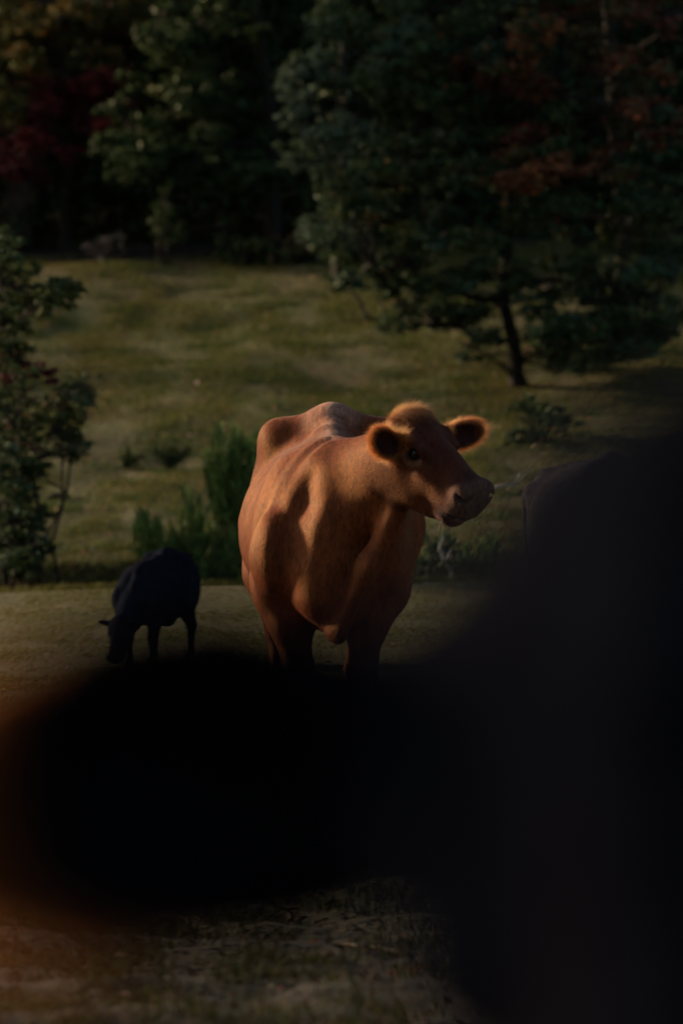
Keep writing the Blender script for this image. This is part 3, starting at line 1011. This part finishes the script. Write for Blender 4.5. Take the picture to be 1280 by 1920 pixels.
def cow_field(fd, P, legs_fore, legs_hind, head, ears, tail=True, thin=0.0):
    """all the flesh of one animal; P scales nothing here, positions are in the animal's own frame (nose to -y)"""
    o = lambda x, y, z: np.array([x, y, z], float)
    # trunk
    fd.ell(o(-.015, .08, .885), (.355, .80, .365), .05)
    fd.ell(o(0, -.42, .88), (.265, .42, .36), .10)
    fd.ell(o(0, .64, 1.06), (.275, .42, .255), .10)
    # topline
    fd.cap(o(0, -.62, 1.10), o(0, -.40, 1.17), .07, .06, .09)
    fd.cap(o(0, -.40, 1.17), o(0, .15, 1.235), .055, .055, .09)
    fd.cap(o(0, .15, 1.235), o(0, .50, 1.300), .055, .045, .09)
    fd.cap(o(0, .52, 1.300), o(0, .95, 1.24), .05, .05, .09)
    for s in (-1, 1):
        # hook bone, its ridge to the loin, pin bone
        fd.cap(o(s * .205, .58, 1.255), o(s * .02, .52, 1.295), .066, .066, .10)
        fd.ell(o(s * .225, .58, 1.235), (.065, .08, .075), .09)
        fd.ell(o(s * .12, .66, 1.22), (.13, .16, .09), .08)
        fd.ell(o(s * .13, 1.0, 1.13), (.06, .06, .07), .09)
        fd.ell(o(s * .385, .38, 1.18), (.065, .11, .10), .06, sub=True)     # hollow of the flank
        # thigh
        fd.ell(o(s * .20, .74, .92), (.15, .28, .33), .09)
        st, hk, ft, tp = legs_hind[s]
        fd.cap(o(s * .21, .62, .88), st, .17, .115, .08)
        fd.cap(st, hk, .115, .062, .06)
        fd.cap(hk, hk + o(0, .04, .02), .05, .04, .04)
        fd.cap(hk, ft, .052, .037, .04)
        fd.cap(ft, tp, .042, .05, .03)
        # shoulder blade and point of the shoulder
        A = unit([0, -.42, -.9]); B = unit([s * 1.0, 0, .15]); Cx = np.cross(A, B)
        fd.ell(o(s * .205, -.44, .95), (.255, .075, .16), .06, np.stack([A, B, Cx]))
        fd.ell(o(s * .218, -.635, .825), (.092, .125, .165), .035)
        fd.cap(o(s * .20, -.60, .80), o(s * .205, -.50, .66), .105, .10, .06)
        fd.cap(o(s * .17, -.34, 1.04), o(s * .245, -.33, .80), .02, .045, .07)
        el, kn, ft, tp = legs_fore[s]
        fd.cap(el, (el + kn) / 2 + o(0, -.01, .03), .105, .082, .06)
        fd.cap((el + kn) / 2 + o(0, -.01, .03), kn, .080, .056, .05)
        fd.ell(kn, (.056, .056, .065), .03)
        fd.cap(kn, ft, .043, .037, .03)
        fd.cap(ft, tp, .042, .052, .03)
    for s in (-1, 1):
        fd.cap(o(s * .085, -.70, 1.10), o(s * .135, -.815, .84), .042, .042, .10, sub=True)      # groove between neck and shoulder
    # brisket
    fd.ell(o(.0, -.66, .72), (.16, .17, .17), .09)
    fd.cap(o(.0, -.68, .70), o(.02, -.79, .53), .125, .045, .07)
    fd.cap(o(.0, -.60, .66), o(.02, -.62, .58), .11, .05, .07)
    # udder
    fd.ell(o(0, .56, .56), (.12, .16, .11), .06)
    if tail:
        fd.cap(o(0, .98, 1.22), o(0, 1.08, 1.10), .035, .028, .03)
        fd.cap(o(0, 1.08, 1.10), o(.10, 1.10, .68), .026, .018, .02)
        fd.cap(o(.10, 1.10, .68), o(.15, 1.10, .42), .03, .015, .02)
    # ---- neck and head
    poll, (Fv, L, U), sc = head['poll'], head['frame'], head.get('size', 1.0)
    fl = head.get('flen', 1.0)
    H = lambda f, l, u: poll + (Fv * f * fl + L * l + U * u) * sc
    M = np.stack([Fv, L, U])
    nb = head.get('neck_base', o(0, -.45, 1.00))
    fd.cap(nb, H(.08, 0, -.15), .215, .110, .10)
    fd.cap(o(0, -.42, 1.10), H(.04, 0, -.13), .10, .085, .08)
    fd.cap(o(0, -.60, .84), H(.10, 0, -.23), .155, .075, .08)
    for (a, b, ra, rb, kk, sq) in head.get('folds', []):
        fd.cap(a, b, ra, rb, kk, sq=sq)
    for (a, b, ra, kk) in head.get('grooves', []):
        fd.cap(a, b, ra, ra, kk, sub=True)
    e = lambda f, l, u, r, k, **kw: fd.ell(H(f, l, u), np.array(r) * sc * np.array([fl, 1, 1]), k * sc, M, **kw)
    c = lambda p, q, ra, rb, k, **kw: fd.cap(H(*p), H(*q), ra * sc, rb * sc, k * sc, **kw)
    e(.12, 0, -.105, (.150, .108, .105), .04)                # cranium
    e(-.005, .012, -.045, (.064, .088, .060), .05)              # poll
    c((.12, 0, -.080), (.26, 0, -.084), .090, .080, .04)     # forehead to bridge
    c((.26, 0, -.084), (.42, 0, -.078), .080, .070, .04)     # nose bridge
    c((.28, 0, -.13), (.42, 0, -.122), .096, .090, .04)       # upper jaw
    for s in (-1, 1):
        e(.06, s * .055, -.055, (.085, .060, .055), .05)
        e(.15, s * .062, -.185, (.135, .046, .120), .04)     # cheek
        c((.110, s * .100, -.022), (.195, s * .097, -.028), .024, .019, .03)   # brow
        c((.112, s * .114, -.070), (.200, s * .102, -.080), .012, .011, .018)   # lower lid
        c((.24, s * .080, -.11), (.35, s * .066, -.11), .022, .016, .03)       # facial crest
        e(.462, s * .064, -.064, (.048, .036, .046), .025)   # nostril wing
    c((.09, 0, -.245), (.28, 0, -.225), .066, .058, .05)     # jaw
    c((.28, 0, -.225), (.40, 0, -.205), .056, .046, .04)
    e(.455, 0, -.088, (.052, .088, .068), .03)               # nose pad
    e(.482, 0, -.094, (.030, .078, .062), .02)               # flat front of the nose
    e(.438, 0, -.138, (.060, .084, .042), .02)               # upper lip
    e(.405, 0, -.212, (.062, .066, .036), .02)               # chin and lower lip
    for s in (-1, 1):
        c((.390, s * .088, -.202), (.450, s * .078, -.176), .008, .010, .01, sub=True)
        c((.450, s * .078, -.176), (.492, s * .0, -.164), .010, .010, .01, sub=True)
        c((.502, s * .056, -.058), (.476, s * .083, -.072), .010, .013, .01, sub=True)
        c((.476, s * .083, -.072), (.460, s * .096, -.064), .012, .007, .01, sub=True)
        e(.170, s * .104, -.052, (.027, .022, .017), .010, sub=True)     # eye opening
    c((.04, 0, .0), (.10, 0, .004), .016, .012, .03)
    for (rt, ax, nrm, ln, wd) in ears:
        ax = unit(ax); nrm = unit(np.asarray(nrm) - ax * (np.asarray(nrm) @ ax)); wv = np.cross(ax, nrm)
        Me = np.stack([ax, wv, nrm])
        er = head.get('ear_root', 1.0)
        fd.cap(rt - ax * .03, rt + ax * ln * .3, .026 * er, .030 * (1 + .55 * (er - 1)), .045)
        fd.ell(rt + ax * ln * .53, (ln * .50, wd, .032), .02, Me)
        fd.ell(rt + ax * ln * .54 + nrm * .026, (ln * .42, wd * .80, .030), .012, Me, sub=True)


def legs(fore_dx=0.0, spread=0.14, hind=0.235):
    o = lambda x, y, z: np.array([x, y, z], float)
    f = {s: (o(s * (spread + .045), -.50, .68), o(s * spread, -.53, .36), o(s * spread, -.50, .11), o(s * spread, -.55, .045)) for s in (-1, 1)}
    h = {s: (o(s * (hind + .0), .50, .70), o(s * (hind - .02), .88, .46), o(s * (hind - .01), .82, .12), o(s * (hind - .01), .77, .045)) for s in (-1, 1)}
    return f, h


def vnormals(V, Q):
    a, b, c, d = V[Q[:, 0]], V[Q[:, 1]], V[Q[:, 2]], V[Q[:, 3]]
    fn = np.cross(c - a, d - b)
    N = np.zeros_like(V)
    for k in range(4): np.add.at(N, Q[:, k], fn)
    return N / (np.linalg.norm(N, axis=1, keepdims=True) + 1e-12), np.linalg.norm(fn, axis=1) * .5


def smooth_verts(V, Q, it=2, lam=.5):
    E = np.concatenate([Q[:, [0, 1]], Q[:, [1, 2]], Q[:, [2, 3]], Q[:, [3, 0]]])
    for _ in range(it):
        A = np.zeros_like(V); n = np.zeros(len(V))
        np.add.at(A, E[:, 0], V[E[:, 1]]); np.add.at(A, E[:, 1], V[E[:, 0]])
        np.add.at(n, E[:, 0], 1); np.add.at(n, E[:, 1], 1)
        V = V + lam * (A / n[:, None] - V)
    return V


def fur(name, V, Q, N, area, coat, length, flow, count, parent, skin=None, rad=.0007, lift=None, npts=4, droop=0.0):
    """strands rooted on the skin; length and flow are given per vertex"""
    w = area * (length[Q].mean(1) > 1e-4)
    dens = w / w.sum()
    f = rng.choice(len(Q), count, p=dens)
    u, v = rng.random(count)[:, None], rng.random(count)[:, None]
    q = Q[f]
    bl = lambda X: (X[q[:, 0]] * (1 - u) + X[q[:, 1]] * u) * (1 - v) + (X[q[:, 3]] * (1 - u) + X[q[:, 2]] * u) * v
    P = bl(V); n = bl(N); n /= np.linalg.norm(n, axis=1, keepdims=True) + 1e-9
    L = bl(length[:, None])[:, 0] * rng.uniform(.6, 1.25, count)
    t = bl(flow) + rng.standard_normal((count, 3)) * np.where(L > .016, .38, .10)[:, None]
    L = L * np.where(L > .016, rng.uniform(.45, 1.35, count), 1)
    t -= (t * n).sum(1, keepdims=True) * n
    t /= np.linalg.norm(t, axis=1, keepdims=True) + 1e-9
    lf = bl(lift[:, None]) * rng.uniform(.6, 1.5, count)[:, None]
    pts = []
    for k in range(npts):
        s = k / (npts - 1)
        p = P + (n * lf * (s - .35 * s * s) + t * (s * .55 + .45 * s * s)) * L[:, None]
        p[:, 2] -= droop * L * s * s
        pts.append(p)
    pts = np.stack(pts, 1).reshape(-1, 3).astype(np.float32)
    hc = bpy.data.hair_curves.new(name)
    hc.add_curves([npts] * count)
    hc.attributes['position'].data.foreach_set('vector', pts.ravel())
    ra = hc.attributes.get('radius') or hc.attributes.new('radius', 'FLOAT', 'POINT')
    ra.data.foreach_set('value', np.tile(rad * np.linspace(1, .25, npts), count).astype(np.float32))
    tn = hc.attributes.new('tint', 'FLOAT_COLOR', 'CURVE')
    c = np.ones((count, 4), np.float32); c[:, :3] = np.clip(bl(coat) * (1 + .16 * rng.standard_normal((count, 1))), .002, 1)
    tn.data.foreach_set('color', c.ravel())
    hc.materials.append(M_FUR_DARK if skin is M_BLACK else M_FUR)
    o = bpy.data.objects.new(name, hc)
    COL.objects.link(o)
    o.parent = parent
    return o


def near(V, p, r):
    return np.clip(1 - np.linalg.norm(V - np.asarray(p), axis=1) / r, 0, 1)


def sstep(x):
    x = np.clip(x, 0, 1); return x * x * (3 - 2 * x)


def eyeball(parent, c, r, Fv, L, U, side):
    th = np.linspace(0, np.pi, 12); ph = np.linspace(0, 2 * np.pi, 18, endpoint=False)
    V = np.stack([(np.sin(th)[:, None] * np.cos(ph)).ravel(), (np.sin(th)[:, None] * np.sin(ph)).ravel(), np.repeat(np.cos(th), 18)], 1) * r
    i = np.arange(11)[:, None] * 18 + np.arange(18); j = np.arange(11)[:, None] * 18 + (np.arange(18) + 1) % 18
    Q = np.stack([i, i + 18, j + 18, j], -1).reshape(-1, 4)
    return mesh_np('eye', V + c, Q, None, M_EYE, parent, None, True)


EAR_R = .62


def cow(name, label, loc, rz, scale, voxel, head, ears, coat_fn, skin, fur_n, cat='cow', lo=(-.55, -1.45, -.02), hi=(.62, 1.2, 1.56), leg=None, fur_len=.012, ear_len=.026, rad=.0003, tip_only=False, wrinkle=True, group=None, fringe=None):
    root = empty(name, loc, rz)
    root.scale = (scale,) * 3
    tag(root, label, cat, group)
    fd = Field(lo, hi, voxel)
    lf, lh = leg or legs()
    cow_field(fd, None, lf, lh, head, ears)
    V, Q = fd.mesh()
    V = smooth_verts(V, Q, 5)
    N, A = vnormals(V, Q)
    poll, (Fv, L, U), sc = head['poll'], head['frame'], head.get('size', 1.0)
    fl = head.get('flen', 1.0)
    hl = np.stack([(V - poll) @ Fv / fl, (V - poll) @ L, (V - poll) @ U], 1) / sc
    inhead = (hl[:, 0] > -.08) & (hl[:, 0] < .56) & (np.abs(hl[:, 1]) < .26) & (hl[:, 2] > -.32) & (hl[:, 2] < .12)
    muz = np.where(inhead, sstep((hl[:, 0] - .42 - .5 * np.clip(-.15 - hl[:, 2], 0, .1)) / .05), 0)
    if wrinkle:
        # ribs, folds of loose hide on shoulder and neck
        body = np.clip(1 - np.abs(V[:, 1] - .08) / .5, 0, 1) * np.clip((np.abs(V[:, 0]) - .18) / .1, 0, 1)
        rib = np.sin((V[:, 1] + .25 * (V[:, 2] - .9)) * 2 * np.pi / .105) * body * np.clip((V[:, 2] - .6) / .15, 0, 1) * .0045
        sh = np.exp(-((V[:, 1] + .50) / .28) ** 2) * np.clip((V[:, 2] - .62) / .1, 0, 1) * (1 - np.clip(near(V, poll, .5) * 3, 0, 1))
        wz = V[:, 2] + .35 * V[:, 1]
        fold = (fbm(np.abs(V[:, 0]) * 7 + V[:, 1] * 7 + 20 + 1.5 * wz, wz * 1.6 + 9, 2) - .5) * sh * .040
        hide = (fbm(V[:, 0] * 4 + 3, V[:, 2] * 3 + V[:, 1] * 3, 1) - .5) * .010 * (~inhead)
        hd_ = np.clip((np.linalg.norm(V - poll, axis=1) - .42) / .1, 0, 1); hide = hide * hd_; fold = fold * hd_
        V = V + N * (rib + fold + hide)[:, None]
        N, A = vnormals(V, Q)
    earw = np.zeros(len(V)); earin = np.zeros(len(V)); tipw = np.zeros(len(V))
    for (rt, ax, nrm, ln, wd) in ears:
        ax = unit(ax); nrm = unit(np.asarray(nrm) - ax * (np.asarray(nrm) @ ax)); wv = np.cross(ax, nrm)
        d = V - rt
        a, b, c = d @ ax, d @ wv, d @ nrm
        ins = (a > ln * .12) & (a < ln * 1.15) & (np.abs(b) < wd * 1.3) & (np.abs(c) < .06)
        rr = np.sqrt(((a - ln * .53) / (ln * .5)) ** 2 + (b / wd) ** 2)
        tipw = np.where(ins, np.maximum(tipw, sstep((a / ln - .78) / .22) * (.5 + .5 * np.clip(.25 - b / wd, 0, 1)) + .45 * np.clip(.25 - b / wd, 0, 1) * sstep((a / ln - .45) / .3)), tipw)
        earw = np.where(ins, np.maximum(earw, sstep((rr - .62) / .3)), earw)
        earin = np.where(ins & (N @ nrm > .3), np.maximum(earin, sstep((1.0 - rr) / .35)), earin)
    coat = coat_fn(V, N, hl, inhead, muz, earin)
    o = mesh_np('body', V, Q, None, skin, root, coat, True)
    for s in (-1, 1):
        c = poll + (Fv * .170 * fl + L * s * .093 + U * (-.053)) * sc
        eyeball(root, c, .0235 * sc, Fv, L, U, s)
    if fur_n:
        length = np.full(len(V), fur_len)
        length *= np.where(V[:, 2] < .12, 0.0, 1.0)
        length = np.where(inhead, fur_len * .75, length)
        tuft = np.where(inhead, sstep((.10 - hl[:, 0]) / .10) * sstep((hl[:, 2] + .12) / .08) * sstep((.105 - np.abs(hl[:, 1] - .012)) / .04), 0)
        curl = np.where(inhead, sstep((.20 - hl[:, 0]) / .14) * sstep((hl[:, 2] + .10) / .06) * sstep((.105 - np.abs(hl[:, 1] - .012)) / .04), 0)
        length = length + tuft * (2.2 * fur_len) + curl * .9 * fur_len
        length = length + earw * ear_len * (tipw if tip_only else 1.0)
        length *= 1 - muz
        length *= 1 - .55 * earin
        eyes = sum(near(V, poll + (Fv * .170 * fl + L * s * .104 + U * (-.052)) * sc, .034 * sc) for s in (-1, 1))
        length *= np.clip(1 - 3 * eyes, 0, 1)
        flow = np.tile(np.array([0, .75, -.65]), (len(V), 1))
        flow[:, 0] += np.sign(V[:, 0]) * .15
        neckw = np.clip((-V[:, 1] - .45) / .2, 0, 1)[:, None]
        flow = flow * (1 - neckw) + np.array([-.3, .25, -.9]) * neckw
        flow = np.where(inhead[:, None], (-Fv * .4 - U * .6), flow)
        if tuft.max() > 0: flow = flow * (1 - tuft[:, None]) + (Fv * .8 + U * .4) * tuft[:, None]
        for (rt, ax, nrm, ln, wd) in ears:
            d = V - (rt + unit(ax) * ln * .45)
            wgt = (np.linalg.norm(d, axis=1) < ln * .8) & (earw + earin > .02)
            flow = np.where(wgt[:, None], unit(ax) * .5 + d / (np.linalg.norm(d, axis=1, keepdims=True) + 1e-6) * .9, flow)
        # roots only where some of the coat can face the lens or make its rim; ears and head get more strands
        fr_ = np.clip(earw + .35 * tuft, 0, 1)[:, None]
        hair_col = coat * 1.05 * (1 - fr_) + np.asarray(fringe)[None] * fr_ if fringe is not None else coat * 1.05  # ear rim and poll hair brightened, backlit glow put into the tint
        wa = A * (N[Q].mean(1) @ np.array([math.sin(-rz) * -1, -math.cos(rz), 0.1]) > -.45) * (1 + 2.2 * earw[Q].mean(1) + 1.2 * inhead[Q].mean(1))
        fur('fur', V, Q, N, wa, hair_col, length, flow, fur_n, root, skin, rad, .06 + .49 * np.clip(earw + tuft, 0, 1), 4, .1)
    return root, (V, Q)


# ---- the red cow
def red_coat(V, N, hl, inhead, muz, earin):
    base = np.array([0.106, 0.0245, 0.0054])
    n1 = fbm(V[:, 0] * 6 + V[:, 1] * 3, V[:, 2] * 5, 3)[:, None]
    c = base * (.72 + .56 * n1)
    face = sstep((hl[:, 0] + .05) / .12) * inhead
    c = c * (1 - .46 * face[:, None])
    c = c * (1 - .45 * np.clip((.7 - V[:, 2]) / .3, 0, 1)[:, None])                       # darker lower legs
    bald = near(V, (0, .50, 1.35), .15) ** 1.0
    c = c * (1 - .6 * bald[:, None]) + np.array([0.36, .21, .15]) * .6 * bald[:, None]     # worn pale crest of the loin
    ridge = np.exp(-(V[:, 0] / .035) ** 2) * np.clip((V[:, 2] - 1.2) / .08, 0, 1) * (V[:, 1] > -.5)
    c = c * (1 - .45 * ridge[:, None]) + np.array([.26, .15, .10]) * .45 * ridge[:, None]
    tz = np.where(inhead, sstep((hl[:, 0] - .355) / .07), 0)[:, None]
    c = c * (1 - .45 * tz)
    mz = (muz * np.where(hl[:, 2] > -.15, 1, .4))[:, None] * .8
    c = c * (1 - mz) + np.array([.068, .033, .021]) * mz
    lip = np.where(inhead & (hl[:, 0] > .36) & (hl[:, 2] < -.168), 1.0, 0.0)[:, None]
    c = c * (1 - .5 * lip * muz[:, None]) + np.array([.15, .08, .05]) * .5 * lip * muz[:, None]
    mouth = np.where(inhead & (hl[:, 0] > .37), np.exp(-((hl[:, 2] + .167 + .42 * np.clip(.47 - hl[:, 0], 0, .1)) / .011) ** 2), 0)[:, None]
    c = c * (1 - .85 * mouth)
    nos = np.zeros(len(V)); eye = np.zeros(len(V)); pale = np.zeros(len(V))
    for s in (-1, 1):
        d = np.sqrt(((hl[:, 0] - .482) / .026) ** 2 + ((hl[:, 1] - s * .075) / .018) ** 2 + ((hl[:, 2] + .066) / .015) ** 2)
        nos = np.maximum(nos, sstep(1.4 - d))
        d = np.linalg.norm(hl - np.array([.170, s * .104, -.052]), axis=1)
        eye = np.maximum(eye, sstep((.036 - d) / .012)); pale = np.maximum(pale, np.exp(-((d - .046) / .012) ** 2) * (hl[:, 2] < -.055))
    c = c * (1 - .9 * nos[:, None])
    c = c * (1 - .6 * pale[:, None]) + np.array([.20, .10, .06]) * .5 * pale[:, None]
    c = c * (1 - .85 * eye[:, None])
    c = c * (1 - .55 * earin[:, None])
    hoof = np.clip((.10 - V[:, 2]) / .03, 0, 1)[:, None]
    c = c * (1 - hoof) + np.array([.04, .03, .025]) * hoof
    return np.clip(c, .004, 1)


def black_coat(V, N, hl, inhead, muz, earin):
    n1 = fbm(V[:, 0] * 6 + V[:, 1] * 3, V[:, 2] * 5, 3)[:, None]
    c = np.array([.0024, .0033, .0050]) * (.7 + .6 * n1)
    c = c * (1 - muz[:, None]) + np.array([.007, .007, .008]) * muz[:, None]
    return np.clip(c, .003, 1)


yaw, pit = R(52), R(37)
Fr = head_frame((math.sin(yaw) * math.cos(pit), -math.cos(yaw) * math.cos(pit), -math.sin(pit)), R(9))
poll = np.array([.312, -.95, 1.352])
Hd = lambda f, l, u: poll + Fr[0] * f + Fr[1] * l + Fr[2] * u
ears_red = [(Hd(.080, -.105, -.100), (-.56, -.60, .44), (.55, -.78, -.10), .155, .052),
            (Hd(.075, .125, -.085), (.88, .30, .24), (.05, -1.0, -.30), .185, .053)]
o3 = lambda x, y, z: np.array([x, y, z], float)
folds = [(o3(.24, -.90, .98), o3(.145, -.885, .77), .045, .055, .06, ((.86, .5, 0), 1.35)),
         (o3(.145, -.885, .77), o3(.03, -.83, .508), .055, .026, .05, ((.86, .5, 0), 1.35)),
         (o3(-.03, -.74, .88), o3(-.05, -.77, .65), .075, .065, .08, None)]
red_fore, red_hind = legs()
red_fore[-1] = (o3(-.185, -.50, .68), o3(-.128, -.53, .36), o3(-.128, -.50, .11), o3(-.128, -.55, .045))
red_fore[1] = (o3(.175, -.50, .68), o3(.112, -.53, .36), o3(.105, -.50, .11), o3(.105, -.55, .045))
red_hind[1] = (o3(.20, .50, .70), o3(.155, .88, .46), o3(.14, .82, .12), o3(.14, .77, .045))
RED_N = 340000
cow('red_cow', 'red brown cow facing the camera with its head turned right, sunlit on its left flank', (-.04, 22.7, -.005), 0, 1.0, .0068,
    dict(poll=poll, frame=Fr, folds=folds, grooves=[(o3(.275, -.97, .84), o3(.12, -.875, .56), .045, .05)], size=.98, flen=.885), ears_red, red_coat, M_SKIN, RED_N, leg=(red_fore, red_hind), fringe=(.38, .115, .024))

# ---- wisps of dry grass in its mouth
def wisps():
    t = Tubes()
    a = Hd(.375, -.075, -.20)
    base = a + np.array([-.04, 22.7, -.005])
    for i in range(5):
        e = np.array([rng.normal(0, .018), rng.normal(0, .015), -rng.uniform(.03, .085)])
        t.add(wander((0, 0, .005), e, 6, .18), np.linspace(.0011, .0006, 6), 4)
    o = t.build('straw_wisp', plain_mat('dry_straw', (.085, .062, .03), .8), None)
    o.location = base
    tag(o, 'few dry straws hanging from the red cow mouth', 'straw')


wisps()

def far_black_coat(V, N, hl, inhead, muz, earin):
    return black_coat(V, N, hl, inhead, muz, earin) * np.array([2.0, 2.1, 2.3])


# ---- black cattle
def straight_head(pitch=38, poll=(0, -1.02, 1.42), yaw_=0):
    y, p = R(yaw_), R(pitch)
    fr = head_frame((math.sin(y) * math.cos(p), -math.cos(y) * math.cos(p), -math.sin(p)), 0)
    pl = np.array(poll, float)
    H = lambda f, l, u: pl + fr[0] * f + fr[1] * l + fr[2] * u
    ears = [(H(.055, s * .098, -.07), fr[1] * s - fr[0] * .1 + fr[2] * .15, fr[0] + fr[2] * .2, .18, .058) for s in (-1, 1)]
    return dict(poll=pl, frame=fr), ears


hd, er = straight_head(45, (0, -1.05, 1.30))
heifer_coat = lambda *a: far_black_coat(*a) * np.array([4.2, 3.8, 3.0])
p = at(980, 852, 29.0)
cow('black_cow', 'black cow standing behind the red cow at right, only its rump and back showing', (p[0] + .86, 29.0, float(ground_z(p[0] + .86, 29.0))), R(72), .81, .013,
    hd, er, heifer_coat, M_BLACK, 0, wrinkle=False, lo=(-.55, -1.7, -.02))

hd, er = straight_head(70, (-.12, -1.05, .62), -12)
hd['neck_base'] = np.array([0, -.48, .95])
cow('black_calf', 'small black calf grazing head down on the terrace at left', (-.99, 30.0, float(ground_z(-.99, 30.0))), R(-14), .455, .013,
    hd, er, far_black_coat, M_BLACK, 0, wrinkle=False, cat='calf', lo=(-.6, -1.7, -.05))

# ---- the black cow whose head and ear stand right before the lens
FG_Y = 2.12
fg_rz = R(-78)
fg_loc = np.array([1.30, 2.62, 0.0])


def to_local(p):
    q = np.asarray(p, float) - fg_loc
    c, s = math.cos(-fg_rz), math.sin(-fg_rz)
    return np.array([q[0] * c - q[1] * s, q[0] * s + q[1] * c, q[2]])


def dir_local(v):
    c, s = math.cos(-fg_rz), math.sin(-fg_rz)
    return np.array([v[0] * c - v[1] * s, v[0] * s + v[1] * c, v[2]])


pw = np.array([.117, FG_Y, 1.464])
frw = head_frame((-.02, -.62, -.78), R(24))
Hw = lambda f, l, u: pw + frw[0] * f + frw[1] * l + frw[2] * u
fr_l = tuple(dir_local(v) for v in frw)
ears_fg = [(to_local(Hw(.066, -.098, -.07)), dir_local((-1, .12, -.03)), dir_local((.05, -.9, -.4)), .206, .084),
           (to_local(Hw(.07, .098, -.07)), dir_local((1, .12, .1)), dir_local((0, -.9, -.4)), .185, .052)]


def fg_coat(V, N, hl, inhead, muz, earin):
    c = black_coat(V, N, hl, inhead, muz, earin)
    rt, ax, nrm, ln, wd = ears_fg[0]
    d = (V - rt) @ unit(ax)
    k = sstep((d - ln * .85) / (ln * .2))[:, None]
    return c * (1 - k) + np.array([.13, .038, .007]) * k         # brown ear tip, its backlit orange glow put into the colour


cow('near_black_cow', 'black cow head and fringed ear, huge and blurred, right before the lens', tuple(fg_loc), fg_rz, 1.0, .011,
    dict(poll=to_local(pw), frame=fr_l, ear_root=2.1), ears_fg, fg_coat, M_BLACK, 24000, lo=(-.75, -1.75, -.02), hi=(.75, 1.2, 1.65), ear_len=.046, rad=.0005, fur_len=0.0, fringe=(.23, .076, .019), tip_only=True)
